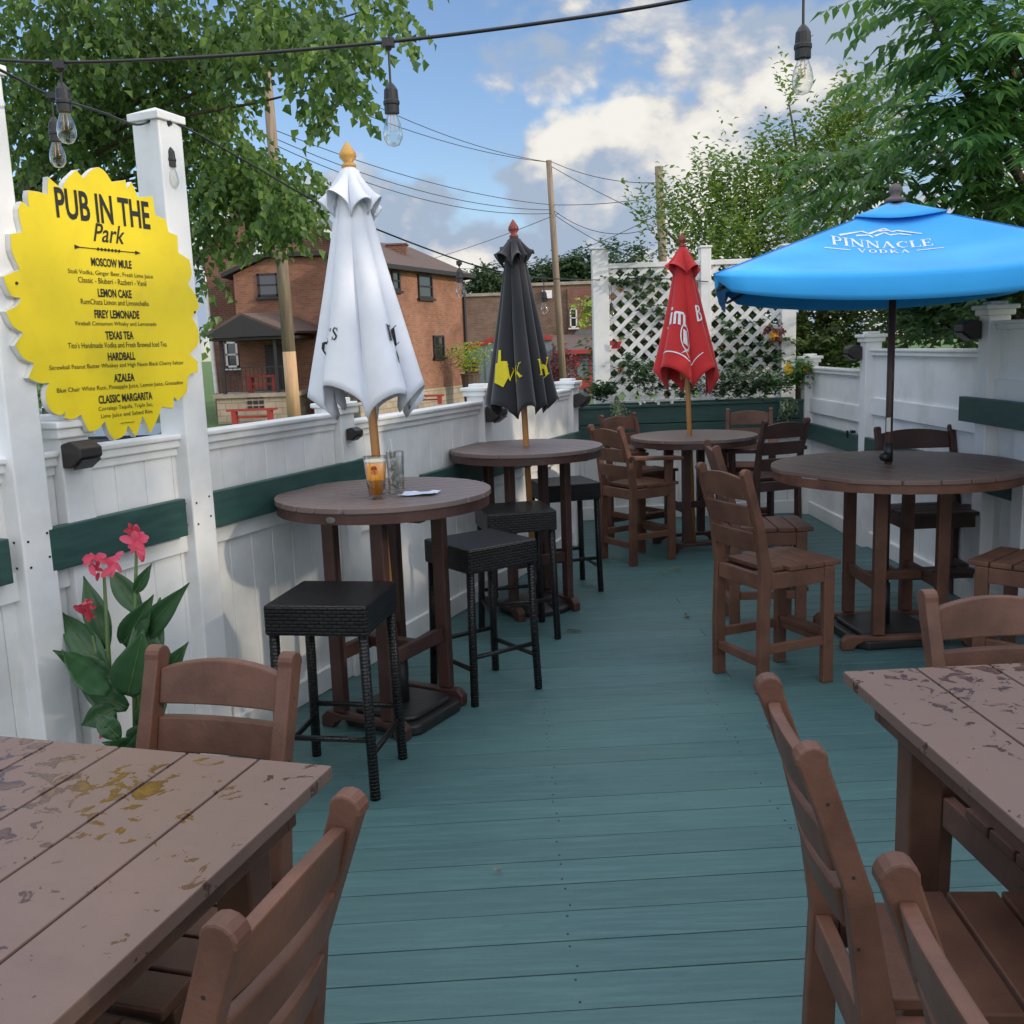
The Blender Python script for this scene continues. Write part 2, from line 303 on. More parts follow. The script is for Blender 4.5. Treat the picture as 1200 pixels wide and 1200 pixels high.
def serif(s,h,sp=.1):
    vs=[];fs=[];x=0;out=[]
    for ch in s:
        w,st=SER[ch]
        for (a,b,t) in st: out.append(((a[0]+x,a[1]),(b[0]+x,b[1]),t))
        x+=w+sp
    tot=x-sp
    for a,b,t in out:
        dx,dy=b[0]-a[0],b[1]-a[1]; l=math.hypot(dx,dy); nx,ny=-dy/l*t/2,dx/l*t/2; k=3; o=len(vs)
        for i in range(k+1):
            q=i/k; X=a[0]+dx*q; Y=a[1]+dy*q
            vs+=[((X+nx-tot/2)*h,(Y+ny-.5)*h),((X-nx-tot/2)*h,(Y-ny-.5)*h)]
        fs+=[(o+2*i,o+2*i+1,o+2*i+3,o+2*i+2) for i in range(k)]
    return vs,fs
# ------------------------------------------------------------------ world + sun
SUN=Vector((.86,-.36,.36)).normalized(); EL=math.asin(SUN.z); AZ=math.atan2(SUN.x,SUN.y)
w=bpy.data.worlds.new('World'); scene.world=w; w.use_nodes=True; w.cycles.sampling_method='MANUAL'; w.cycles.sample_map_resolution=256; nt=w.node_tree; bg=nt.nodes['Background']
sky=nt.nodes.new('ShaderNodeTexSky'); sky.sky_type='NISHITA'; sky.sun_disc=False; sky.sun_elevation=EL; sky.sun_rotation=AZ; sky.air_density=1.0; sky.dust_density=.6; sky.ozone_density=1.6
tc=nt.nodes.new('ShaderNodeTexCoord'); sp=nt.nodes.new('ShaderNodeSeparateXYZ'); nt.links.new(tc.outputs['Generated'],sp.inputs[0])
def mth(op,a,b=None,c=None):
    n=nt.nodes.new('ShaderNodeMath'); n.operation=op
    for i,v in enumerate((a,b,c)):
        if v is None: continue
        if isinstance(v,(int,float)): n.inputs[i].default_value=v
        else: nt.links.new(v,n.inputs[i])
    return n.outputs[0]
den=mth('ADD',mth('ABSOLUTE',sp.outputs['Y']),.12); A=mth('DIVIDE',sp.outputs['X'],den); B=mth('DIVIDE',sp.outputs['Z'],den)
def ab(px,py):
    d=_ray(px,py).normalized(); return d.x/(abs(d.y)+.12), d.z/(abs(d.y)+.12)
def lobe(px,py,rx,ry,k,soft=1.0):
    a0,b0=ab(px,py); e=mth('ADD',mth('POWER',mth('DIVIDE',mth('SUBTRACT',A,a0),rx/1300),2.0),mth('POWER',mth('DIVIDE',mth('SUBTRACT',B,b0),ry/1300),2.0))
    return mth('MULTIPLY',mth('MAXIMUM',mth('SUBTRACT',1.0,e),-.25*soft),k)
cv=nt.nodes.new('ShaderNodeCombineXYZ'); nt.links.new(A,cv.inputs[0]); nt.links.new(mth('MULTIPLY',B,1.35),cv.inputs[1]); nt.links.new(mth('MULTIPLY',sp.outputs['Y'],.4),cv.inputs[2])
def wn(scale,detail,rough,off=(0,0,0),dist=0):
    mp=nt.nodes.new('ShaderNodeMapping'); mp.inputs['Location'].default_value=off; nt.links.new(cv.outputs[0],mp.inputs[0])
    n=nt.nodes.new('ShaderNodeTexNoise'); n.inputs['Scale'].default_value=scale; n.inputs['Detail'].default_value=detail; n.inputs['Roughness'].default_value=rough; n.inputs['Distortion'].default_value=dist; nt.links.new(mp.outputs[0],n.inputs['Vector']); return n.outputs['Fac']
lobes=[lobe(790,235,250,150,.62),lobe(1000,300,260,130,.5),lobe(620,310,330,90,.42),lobe(430,270,220,90,.30),lobe(745,40,250,105,.38),lobe(960,80,260,120,.46),lobe(1160,170,200,160,.3),lobe(250,340,260,90,.4),lobe(640,330,900,60,.5)]
L=lobes[0]
for l in lobes[1:]: L=mth('MAXIMUM',L,l)
off=wn(4.2,8,.62,(3.1,1.7,0),.15); off2=wn(4.2,6,.62,(3.14,1.77,0),.15); big=mth('ADD',mth('MULTIPLY',off,.85),L)
vo=nt.nodes.new('ShaderNodeTexVoronoi'); vo.feature='SMOOTH_F1'; vo.inputs['Scale'].default_value=17; vo.inputs['Detail'].default_value=2.0; vo.inputs['Smoothness'].default_value=.35
_wv=nt.nodes.new('ShaderNodeVectorMath'); _wv.operation='ADD'; _ns=nt.nodes.new('ShaderNodeTexNoise'); _ns.inputs['Scale'].default_value=9; nt.links.new(cv.outputs[0],_ns.inputs['Vector']); _sc=nt.nodes.new('ShaderNodeVectorMath'); _sc.operation='SCALE'; _sc.inputs['Scale'].default_value=.06; nt.links.new(_ns.outputs['Color'],_sc.inputs[0]); nt.links.new(cv.outputs[0],_wv.inputs[0]); nt.links.new(_sc.outputs[0],_wv.inputs[1]); nt.links.new(_wv.outputs[0],vo.inputs['Vector'])
puff=mth('MULTIPLY',mth('SUBTRACT',.45,vo.outputs['Distance']),.22)
dens=nt.nodes.new('ShaderNodeMapRange'); dens.interpolation_type='SMOOTHSTEP'; dens.inputs['From Min'].default_value=.50; dens.inputs['From Max'].default_value=.64
nt.links.new(mth('ADD',big,puff),dens.inputs['Value'])
sh=mth('ADD',mth('ADD',mth('MULTIPLY',wn(5,6,.62,(7.3,2.2,1)),1.15),mth('MULTIPLY',vo.outputs['Distance'],-.42)),mth('MULTIPLY',mth('SUBTRACT',L,.2),.30))
sh=mth('ADD',mth('ADD',sh,mth('ADD',mth('MULTIPLY',mth('MAXIMUM',lobe(770,230,200,130,.11),0.0),1.0),.0)),mth('MULTIPLY',mth('SUBTRACT',off,off2),1.6))
cr=nt.nodes.new('ShaderNodeValToRGB'); el=cr.color_ramp.elements; el[0].position=.20; el[0].color=(2.6,3.2,4.1,1); el[1].position=.58; el[1].color=(6.1,5.95,5.55,1); e=el.new(.33); e.color=(3.9,4.1,4.5,1); e=el.new(.45); e.color=(5.6,5.45,5.1,1)
nt.links.new(sh,cr.inputs[0])
mx=nt.nodes.new('ShaderNodeMix'); mx.data_type='RGBA'; nt.links.new(mth('MULTIPLY',dens.outputs['Result'],mth('LESS_THAN',0.0,mth('ADD',B,.02))),mx.inputs[0])
skc=nt.nodes.new('ShaderNodeMix'); skc.data_type='RGBA'; skc.blend_type='MULTIPLY'; skc.inputs[0].default_value=1; skc.inputs[7].default_value=(1.02,1.08,1.22,1)
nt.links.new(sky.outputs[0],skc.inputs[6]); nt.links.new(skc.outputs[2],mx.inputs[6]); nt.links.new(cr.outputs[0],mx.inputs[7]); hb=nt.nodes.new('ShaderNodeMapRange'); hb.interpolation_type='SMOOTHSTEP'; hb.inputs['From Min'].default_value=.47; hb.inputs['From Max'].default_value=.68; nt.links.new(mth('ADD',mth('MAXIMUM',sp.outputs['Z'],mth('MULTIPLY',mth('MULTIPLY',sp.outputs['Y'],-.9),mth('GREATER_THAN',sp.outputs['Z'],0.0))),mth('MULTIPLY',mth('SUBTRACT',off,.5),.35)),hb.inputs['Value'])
mx2=nt.nodes.new('ShaderNodeMix'); mx2.data_type='RGBA'; nt.links.new(hb.outputs['Result'],mx2.inputs[0]); nt.links.new(mx.outputs[2],mx2.inputs[6]); mx2.inputs[7].default_value=(9.9,10.3,11.3,1)  # bright cloud cover added overhead and behind the camera to light the foreground
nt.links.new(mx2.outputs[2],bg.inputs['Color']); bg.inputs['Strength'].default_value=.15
sl=bpy.data.lights.new('sun','SUN'); sl.energy=2.3; sl.angle=R(2.0); sl.color=(1,.86,.68); so=bpy.data.objects.new('sun',sl); COL.objects.link(so); so.rotation_euler=SUN.to_track_quat('Z','Y').to_euler(); so.location=(20,-10,12)
scene.view_settings.view_transform='Standard'; scene.view_settings.look='None'; scene.view_settings.exposure=0
# ------------------------------------------------------------------ ground, deck
GZ=-.45
struct(MB().add([(-300,-60,GZ),(300,-60,GZ),(300,600,GZ),(-300,600,GZ)],[(0,1,2,3)]).build('ground','lawn'))
struct(MB().add([(-30,11.5,GZ+.004),(40,11.5,GZ+.004),(40,20,GZ+.004),(-30,20,GZ+.004)],[(0,1,2,3)]).build('parking_lot','asphalt'))
FO=Vector((-1.048,4.501,0)); FD=Vector((.3955,.9185,0)); FN=Vector((.9185,-.3955,0))
def fx(Y): return FO.x+(Y-FO.y)*FD.x/FD.y
dk=MB(); pitch=.1475; th=R(2.4)
yy=-1.6
i=0
while yy<9.6:
    def yl(x): return yy+ (-x)*math.tan(-th)*1.0
    xl=max(fx(yy+.07)-.05,-3.6); xr=2.86
    if yy>8.12: xl=.5
    brks=[xl]+([1.05+.02*(i%2)] if i%5==2 else [])+[xr]; gap=.003 if i%3 else .0065
    for a,b in zip(brks[:-1],brks[1:]):
        c=Vector(((a+b)/2,yy+(a+b)/2*math.tan(th)+pitch/2,-.016)); dk.box(c,((b-a)/math.cos(th)-.003,pitch-gap,.03),Matrix.Rotation(th,3,'Z'))
    yy+=pitch; i+=1
struct(dk.build('deck','deck_paint',bevel=.002))
ju=MB()
for k in range(14): ju.bb((-3.2 if k<5 else (-1.2 if k<9 else .4),-1.4+k*.8,-.2),(2.86,-1.36+k*.8,-.036))
struct(ju.build('deck_joists','black_plastic'))
nl=MB()
for k in range(76):
    for xx in (-.66,.12,.9,1.68,2.46):
        y=-1.6+pitch*k+xx*math.tan(th)+pitch/2
        for dy in (-.045,.045):
            if xx>fx(y) and random.random()<.8: nl.lathe([(.0035,-.0005),(.0035,.0008)],6,(xx+random.uniform(-.012,.012),y+dy,0),False,True)
struct(nl.build('deck_screws','black_plastic'))
# ------------------------------------------------------------------ left fence
def FP(s,n=0,z=0): return FO+FD*s+FN*n+Vector((0,0,z))
MF=Matrix((FD,-FN,Vector((0,0,1)))).transposed()   # local x along fence, -y toward the deck
def fbox(mb,s0,s1,n0,n1,z0,z1): mb.box(FP((s0+s1)/2,(n0+n1)/2,(z0+z1)/2),(abs(s1-s0),abs(n1-n0),z1-z0),MF)
fl=thing('vinyl_fence','long white vinyl privacy fence with green board rail behind the bar tables','fence',FP(0))
def rel(o,root): o.location=o.location-root.location if False else o.location; return o
def FPART(mb,name,mat,root,**k):
    o=mb.build(name,mat,None,**k); o.parent=root; o.matrix_parent_inverse=Matrix.Translation(-Vector(root.location)); return o
def panel(root,s0,s1,top,green):
    p=MB(); s=s0
    while s<s1-.01:
        e=min(s+.148,s1); fbox(p,s+.001,e-.001,-.022,0,.05,top-.04); s+=.148
    FPART(p,'panel','white_vinyl',root,bevel=.004)
    p=MB(); fbox(p,s0,s1,-.05,.028,top-.052,top-.02); fbox(p,s0,s1,-.062,.04,top-.021,top); fbox(p,s0,s1,-.04,.012,top-.085,top-.051); FPART(p,'cap_rail','white_vinyl',root,bevel=.006)
    p=MB(); fbox(p,s0,s1,-.03,.022,green-.075,green+.02); FPART(p,'middle_rail','white_vinyl',root,bevel=.004)
    p=MB(); fbox(p,s0,s1,-.03,.022,.0,.115); FPART(p,'bottom_rail','white_vinyl',root,bevel=.005)
def fpost(root,s,top,w=.125):
    p=MB(); fbox(p,s-w/2,s+w/2,-.08,-.08+w,-.4,top-.03); o=FPART(p,'post','white_vinyl',root,bevel=.006)
    p=MB(); fbox(p,s-w/2-.018,s+w/2+.018,-.098,-.062+w,top-.05,top-.015); fbox(p,s-w/2-.032,s+w/2+.032,-.112,-.048+w,top-.016,top+.008); fbox(p,s-w/2+.01,s+w/2-.01,-.07,-.09+w,top+.007,top+.03)
    c=FPART(p,'post_cap','white_vinyl',root,bevel=.006); return o
PS=[-2.93,-1.21,.51,2.21,3.94]; TOPS=[1.36,1.36,1.31,1.30]; GRN=[.965,.965,.80,.80]
for a,b,t,g in zip(PS[:-1],PS[1:],TOPS,GRN): panel(fl,a+.063,b-.063,t,g)
for s,t in zip(PS,[1.45,1.45,1.40,1.39,1.35]): fpost(fl,s,t)
def grail(root,s0,s1,z0,z1,n0=.028,n1=.066):
    p=MB(); fbox(p,s0,s1,n0,n1,z0,z1); return FPART(p,'board_rail','green_paint',root,bevel=.004)
grail(fl,-2.93,-1.53,.965,1.11); grail(fl,-1.38,-.72,.965,1.112); grail(fl,-.555,.74,.965,1.112); grail(fl,1.25,4.0,.80,.945)
# third, short stretch up to the planter
f3=thing('vinyl_fence','short white vinyl fence section between the long left fence and the lattice planter','fence',(.5,8.15,0))
D3=(Vector((.66,9.35,0))-Vector((.51,8.2,0))).normalized()
def w3(name,z0,z1,w,mat='white_vinyl'):
    p=MB(); p.beam(Vector((.51,8.2,(z0+z1)/2)),Vector((.655,9.3,(z0+z1)/2)),w,z1-z0); FPART(p,name,mat,f3,bevel=.004)
w3('panel',.05,1.28,.022); w3('cap_rail',1.275,1.32,.09); w3('bottom_rail',0,.115,.05)
# pergola posts
def ppost(s,label):
    t=thing('pergola_post',label,'post',FP(s,0,0),math.degrees(math.atan2(FD.y,FD.x)),'tall white sleeve posts holding the yellow sign')
    MB().bb((-.0635,-.066,-.3),(.0635,.061,2.535)).build('sleeve','white_vinyl',t,bevel=.006)
    p=MB(); p.bb((-.075,-.078,2.53),(.075,.073,2.56)); p.add([(-.07,-.072,2.56),(.07,-.072,2.56),(.07,.068,2.56),(-.07,.068,2.56),(0,-.002,2.59)],[(0,1,4),(1,2,4),(2,3,4),(3,0,4)]); p.build('post_cap','white_vinyl',t,bevel=.004)
    p=MB()
    for x,z in ((-.03,.97),(-.03,1.07),(.035,.99),(.035,1.09)): p.lathe([(.005,0),(.005,.002),(.002,.003)],10); 
    q=MB()
    for x,z in ((-.042,1.0),(-.042,1.085),(.035,1.02),(.035,1.10)): q.box((x,-.067,z),(.007,.003,.007))
    for x,z in ((-.03,1.0),(-.03,1.085)): q.box((-.0645,x,z),(.003,.007,.007))
    q.build('bolt','black_plastic',t)
ppost(-.62,'tall white square post on the right-hand side of the yellow sign'); ppost(-1.42,'tall white square post on the left-hand side of the yellow sign')
# downlights on fence posts
def dlight(loc,rz,label,group='dark lights on the fence posts'):
    t=thing('fence_light',label,'lamp',loc,rz,group)
    p=MB(); p.prism([(0,0),(0,.10),(-.055,.115),(-.11,.085),(-.11,.045),(-.045,0)],-.06,.06,'x'); p.build('housing','bronze_box',t,bevel=.006)
    p=MB(); p.prism([(-.05,-.003),(-.106,.036),(-.108,.030),(-.052,-.008)],-.05,.05,'x'); p.build('lens','black_resin',t)
    return t
FR=math.degrees(math.atan2(FD.y,FD.x))
dlA=dlight(FP(-1.23,.05,1.30),FR,'dark wedge lamp on the fence post under the left edge of the yellow sign')
dlight(FP(3.94,.05,1.15),FR,'dark wedge lamp on the end post of the left fence near the planter')
dlight(FP(2.21,.05,1.17),FR,'dark wedge lamp on the fence post half hidden by the black umbrella')
dlB=dlight(FP(.51,.05,1.22),FR,'dark wedge lamp on the fence post just under the white umbrella')
dlA.scale=(.8,.8,.8); dlB.scale=(.55,.55,.55)
# ------------------------------------------------------------------ right fence  (plane x = 2.8)
fr=thing('vinyl_fence','white vinyl privacy fence stepping up along the right side of the deck','fence',(2.8,6,0))
def rb(name,y0,y1,z0,z1,x0=2.8,x1=2.83,mat='white_vinyl',bev=.004):
    p=MB(); p.bb((x0,y0,z0),(x1,y1,z1)); return FPART(p,name,mat,fr,bevel=bev)
def rpanel(y0,y1,top,mid,wide=.148):
    p=MB(); y=y0
    while y<y1-.01:
        e=min(y+wide,y1); p.bb((2.81,y+.001,mid),(2.83,e-.001,top-.04)); y+=wide
    FPART(p,'panel','white_vinyl',fr,bevel=.004)
    p=MB(); y=y0
    while y<y1-.01:
        e=min(y+wide,y1); p.bb((2.815,y+.001,.05),(2.835,e-.001,mid)); y+=wide
    FPART(p,'lower_panel','white_vinyl',fr,bevel=.003)
    p=MB(); p.bb((2.78,y0,top-.052),(2.86,y1,top-.02)); p.bb((2.768,y0,top-.021),(2.872,y1,top)); FPART(p,'cap_rail','white_vinyl',fr,bevel=.006)
    rb('middle_rail',y0,y1,mid-.06,mid+.07,2.787,2.815)
    rb('bottom_rail',y0,y1,0,.12,2.787,2.825)
rpanel(7.715,9.145,1.375,1.02); rpanel(5.785,7.605,1.54,1.10,.9); rpanel(3.185,5.675,1.70,1.30,.6); rpanel(.555,3.075,1.74,1.30,.6)
def rpost(y,top,w=.125,x=2.74):
    FPART(MB().bb((x,y-w/2,-.4),(x+w,y+w/2,top-.03)),'post','white_vinyl',fr,bevel=.006)
    p=MB(); p.bb((x-.018,y-w/2-.018,top-.05),(x+w+.018,y+w/2+.018,top-.015)); p.bb((x-.034,y-w/2-.034,top-.016),(x+w+.034,y+w/2+.034,top+.01)); p.bb((x+.012,y-w/2+.012,top+.01),(x+w-.012,y+w/2-.012,top+.03)); FPART(p,'post_cap','white_vinyl',fr,bevel=.006)
rpost(9.2,1.46); rpost(7.66,1.64); rpost(5.73,1.78); rpost(3.13,1.8); rpost(.5,1.8)
rb('board_rail',.5,9.2,.715,.865,2.745,2.783,'green_paint'); rb('board_rail',.5,5.9,1.12,1.265,2.69,2.735,'green_paint')
p=MB(); p.bb((2.735,5.2,0),(2.785,5.32,1.12)); FPART(p,'batten','white_vinyl',fr,bevel=.004)
p=MB(); p.bb((2.77,7.95,.865),(2.80,8.0,.885)); p.bb((2.735,7.96,.83),(2.747,7.99,.885)); FPART(p,'latch','black_plastic',fr)
dlight((2.735,7.72,1.46),-90,'dark wedge lamp on the right fence post left of the blue umbrella pole')
dlight((2.735,5.8,1.60),-90,'dark wedge lamp on the tall post at the right edge of the photo')
# ------------------------------------------------------------------ planter + lattice at the far end
pl=thing('planter_box','long dark green wooden planter box across the far end of the deck','planter',(1.7,9.2,0))
FPART(MB().bb((.62,9.17,.905),(2.735,9.21,1.055)),'front_board','green_paint',pl,bevel=.003)
FPART(MB().bb((.62,9.16,.745),(2.735,9.205,.897)),'front_board','green_paint',pl,bevel=.003)
p=MB(); p.bb((.60,9.15,1.056),(2.735,9.235,1.078)); p.bb((.60,9.52,1.056),(2.735,9.6,1.078)); p.bb((.60,9.235,1.057),(.68,9.52,1.077)); FPART(p,'top_trim','green_paint',pl,bevel=.003)
FPART(MB().bb((.66,9.212,.75),(2.73,9.235,.9)),'backing_board','green_paint',pl)
FPART(MB().bb((.62,9.21,.75),(.66,9.58,1.055)),'side_board','green_paint',pl,bevel=.003)
FPART(MB().bb((.66,9.21,.9),(2.73,9.58,1.03)),'soil','soil',pl)
wb=thing('vinyl_fence','low white panelled wall beneath the green planter box','fence',(1.7,9.25,0))
p=MB(); x=.55
while x<2.75: p.bb((x,9.235,.05),(min(x+.146,2.78),9.26,.745)); x+=.148
FPART(p,'panel','white_vinyl',wb,bevel=.004); FPART(MB().bb((.55,9.215,0),(2.78,9.262,.12)),'bottom_rail','white_vinyl',wb,bevel=.004)
tr=thing('lattice_trellis','tall white lattice trellis with square posts behind the planter box','trellis',(1.8,9.66,0))
ty=9.66; xl=at(693,300,ty).x; xr=at(931,380,ty).x; xm=at(826,330,ty).x; ztop=at(700,293,ty).z; zr=at(760,309,ty).z
for x0,x1,zt in ((xl,xl+.155,ztop),(xm-.05,xm+.05,ztop-.02),(xr-.14,xr,ztop-.03)):
    p=MB(); p.bb((x0,ty-.06,-.3),(x1,ty+.08,zt)); p.bb((x0-.01,ty-.07,zt),(x1+.01,ty+.09,zt+.02)); FPART(p,'post','white_paint',tr,bevel=.005)
for a,b in ((xl+.155,xm-.05),(xm+.05,xr-.14)):
    FPART(MB().bb((a,ty-.035,zr-.035),(b,ty+.045,zr+.012)),'top_rail','white_paint',tr,bevel=.004)
    FPART(MB().bb((a,ty-.035,1.05),(b,ty+.045,1.1)),'bottom_rail','white_paint',tr,bevel=.004)
    p=MB(); z0,z1=1.1,zr-.035; H=z1-z0; W=b-a; st=.146
    for sgn,yo in ((1,-.012),(-1,.0)):
        k=-int(H/st)-1
        while k*st<W+H:
            # line x = k*st + sgn*(z) clipped
            pts=[]
            c=k*st if sgn>0 else k*st
            for zz in (0,H):
                pts.append((c+zz if sgn>0 else c+H-zz - 0, zz))
            (xa,za),(xb,zb)=pts
            # clip to 0..W
            def cl(xa,za,xb,zb):
                if xa==xb: return None
                t0,t1=0,1; dx=xb-xa
                ta=(0-xa)/dx; tb=(W-xa)/dx; lo,hi=min(ta,tb),max(ta,tb); t0=max(0,lo); t1=min(1,hi)
                if t1-t0<.02: return None
                return (xa+dx*t0,za+(zb-za)*t0,xa+dx*t1,za+(zb-za)*t1)
            q=cl(xa,za,xb,zb)
            if q: p.beam((a+q[0],ty+yo,z0+q[1]),(a+q[2],ty+yo,z0+q[3]),.010,.040)
            k+=1
    FPART(p,'lattice_panel','white_paint',tr)
# ------------------------------------------------------------------ foliage helpers
def rv(): 
    while True:
        v=Vector((random.uniform(-1,1),random.uniform(-1,1),random.uniform(-1,1)))
        if .05<v.length<1: return v.normalized()
def leaf(mb,p,d,n,L,W,fold=.25):
    d=d.normalized(); x=d.cross(n)
    if x.length<.01: x=d.cross(Vector((1,0,0)))
    x.normalize(); n=x.cross(d)
    a=p; t=p+d*L-n*L*.12; m1=p+d*L*.42; l=m1+x*W/2+n*W*fold; r=m1-x*W/2+n*W*fold; 
    mb.add([a,l,t,r,m1],[(0,4,1),(1,4,2),(0,3,4),(3,2,4)])
def twig(mb,p,d,L,n,ll,lw,droop=.3,sp=.9):
    d=d.normalized(); cur=Vector(p)
    for i in range(n):
        t=i/max(1,n-1); cur=cur+d*(L/n); d=(d+Vector((0,0,-droop/n))+rv()*.06).normalized()
        side=d.cross(Vector((0,0,1)));
        if side.length<.05: side=Vector((1,0,0))
        side.normalize(); s=1 if i%2 else -1
        ld=(d*.7+side*s*sp+rv()*.45+Vector((0,0,-droop*.6))).normalized(); k=random.uniform(.65,1.15)
        leaf(mb,cur,ld,(Vector((0,0,1))+rv()*.7).normalized(),ll*k,lw*k)
    return cur
def pinnate(mb,p,d,L,n,ll,lw,droop=.9):
    d=d.normalized(); cur=Vector(p)
    for i in range(n):
        cur=cur+d*(L/n); d=(d+Vector((0,0,-droop/n))).normalized(); side=d.cross(Vector((0,0,1)))
        if side.length<.05: side=Vector((1,0,0))
        side.normalize(); sc=.7+.5*math.sin(math.pi*(i+1)/(n+1))
        for s in (1,-1): leaf(mb,cur,(side*s*.95+d*.4+Vector((0,0,-.35))+rv()*.15),(Vector((0,0,1))+rv()*.3),ll*sc,lw*sc,.15)
    leaf(mb,cur,d,Vector((0,0,1)),ll,lw)
def branches(mb,base,tips,r0=.16,seg=6):
    base=Vector(base)
    for t,rt in tips:
        t=Vector(t); mid=(base+t)/2+Vector((0,0,(t-base).length*.12)); pts=[]
        for i in range(seg+1):
            q=i/seg; pts.append(base.lerp(mid,q).lerp(mid.lerp(t,q),q)+rv()*.05*q)
        mb.tube(pts,[r0*(1-q/seg)+rt*(q/seg) for q in range(seg+1)],6)
# left maple: crown described as clumps (px,py,depth,rx,ry(px),weight)
mt=thing('maple_tree','large leafy green maple tree with drooping branches behind the yellow sign','tree',(-6.6,12.5,GZ))
cl=[(40,60,10.5,110,90,10),(120,20,10,110,60,8),(200,60,10.5,90,80,9),(60,160,11,90,80,6),(150,170,11.5,80,70,6),(110,110,11,110,60,8),(240,120,11,50,60,5),(250,190,10.5,45,45,5),(285,195,10,50,40,6),(325,222,9.6,42,26,4),(315,250,9.6,34,16,2),(235,255,10.2,22,40,2.6),(352,205,9.6,22,26,1.0),(20,240,12,40,60,2.5),(340,20,8.4,60,25,3.2),(395,25,8,45,22,2.4),(375,70,8,30,28,1.6),(300,15,9,60,30,3),(265,50,9.5,40,40,2.2),(395,105,7.9,18,14,.6),(440,8,8,30,14,1.0),(236,320,10.4,8,18,.25),(258,368,10.4,9,8,.2),(30,-60,10,200,60,8),(200,-60,9.5,200,60,8),(380,-60,8.5,100,50,4),(0,350,12,40,80,2),(60,480,12.5,60,25,1)]
lv=MB(); W=sum(c[5] for c in cl)
for px,py,D,rx,ry,wt in cl:
    for k in range(int(2050*wt/W)):
        g=rv()*random.random()**.45; p=at(px+g.x*rx,py+g.y*ry,D+g.z*1.1)
        if p.z<GZ+.3: continue
        twig(lv,p,Vector((random.uniform(-.6,.9),random.uniform(-.5,.3),-.35)),.42,random.randint(7,11),.095,.075,.8)
o=lv.build('crown','leaf_maple'); o.parent=mt; o.matrix_parent_inverse=Matrix.Translation(-Vector(mt.location))
tk=MB(); tb=Vector((-6.6,12.5,GZ)); tk.tube([tb,tb+Vector((.05,0,1.3)),tb+Vector((.2,-.1,2.6)),tb+Vector((.3,-.2,4.0))],[.34,.27,.23,.2],12)
branches(tk,tb+Vector((.28,-.2,3.6)),[(at(c[0],c[1],c[2]+.9),.006) for c in cl if 0<c[1]<300],.035)
o=tk.build('trunk','bark',smooth=True); o.parent=mt; o.matrix_parent_inverse=Matrix.Translation(-Vector(mt.location))
# right: upright shrub tree with light sprays
def tree(name,label,loc,mat,gen,limbs,r=.09,group=None,trunkmat='bark'):
    t=thing(name,label,'tree' if 'tree' in name else 'shrub',loc,0,group); l=MB(); gen(l); o=l.build('crown',mat); o.parent=t; o.matrix_parent_inverse=Matrix.Translation(-Vector(loc))
    k=MB(); b0=Vector(loc); top=b0+Vector((0,0,1.2)); k.tube([b0,b0+Vector((.03,.02,.6)),top],[r*1.3,r*1.05,r],10); branches(k,top,[(q,.008) for q in limbs],r*.7); o=k.build('trunk',trunkmat,smooth=True); o.parent=t; o.matrix_parent_inverse=Matrix.Translation(-Vector(loc)); return t
def sprays(cl,n,ll,lw,L,up=.9,droop=.1):
    def g(mb):
        W=sum(c[5] for c in cl)
        for px,py,D,rx,ry,wt in cl:
            for k in range(int(n*wt/W)):
                q=rv()*random.random()**.5; p=at(px+q.x*rx,py+q.y*ry,D+q.z*.8); twig(mb,p,Vector((random.uniform(-.5,.5),random.uniform(-.4,.4),up)),L*random.uniform(.6,1.3),random.randint(8,13),ll,lw,droop,1.0)
    return g
c1=[(870,250,11.5,60,50,5),(930,225,11.5,55,45,4.5),(985,180,11.5,35,35,2.2),(900,300,11,90,40,6),(820,290,11.5,45,40,3.2),(775,270,11.5,28,22,1.1),(1010,150,11.5,25,40,1.6),(925,120,11.5,10,20,.35),(1000,210,11.5,60,60,5),(870,340,10.8,110,40,6),(1060,130,11.5,40,40,1.5)]
tree('privet_tree','light green bushy tree with upright shoots rising behind the lattice trellis',(3.6,11.8,GZ),'leaf_privet',sprays(c1,1250,.085,.042,.55,.9,.15),[at(c[0],c[1],c[2]) for c in c1],.1)
def pin(cl,n):
    def g(mb):
        W=sum(c[5] for c in cl)
        for px,py,D,rx,ry,wt in cl:
            for k in range(int(n*wt/W)):
                q=rv()*random.random()**.5; p=at(px+q.x*rx,py+q.y*ry,D+q.z*.7); pinnate(mb,p,Vector((random.uniform(-1,.6),random.uniform(-.8,.3),random.uniform(-.1,.5))),random.uniform(.38,.6),random.randint(7,10),.125,.048,random.uniform(.6,1.3))
    return g
c2=[(1140,40,6.6,60,60,5),(1180,120,6.6,55,70,6),(1110,160,7.2,60,45,4),(1060,210,7.6,70,35,4),(980,185,8,45,25,2),(1150,210,7,70,35,5),(1080,10,6.4,40,18,1.8),(1050,120,7.6,30,30,1.0),(1190,60,6.2,40,90,4),(1120,-50,6.4,100,40,4),(1230,150,6.4,60,120,6),(960,235,8.2,30,20,1),(1010,240,8.0,60,20,1.6),(1190,250,7.0,60,30,4)]
tree('sumac_tree','dark green tree with long feather-like leaves hanging above the blue umbrella',(4.6,7.2,GZ),'leaf_sumac',pin(c2,330),[at(c[0],c[1],c[2]) for c in c2],.10)
c3=[(980,380,10.4,60,45,5),(1060,370,10,60,50,5),(960,350,10.6,40,30,3),(1030,320,10,90,35,5),(1100,390,9.4,60,30,4)]
tree('hedge_bush','yellow-green bush behind the right fence left of the blue umbrella pole',(4.1,10.3,GZ),'leaf_hedge',sprays(c3,620,.075,.045,.35,.2,.4),[at(c[0],c[1],c[2]) for c in c3],.06)
c4=[(1100,370,8.2,60,40,5),(1170,370,7.6,50,50,5),(1130,320,8,80,40,5),(1200,330,7.5,60,50,4)]
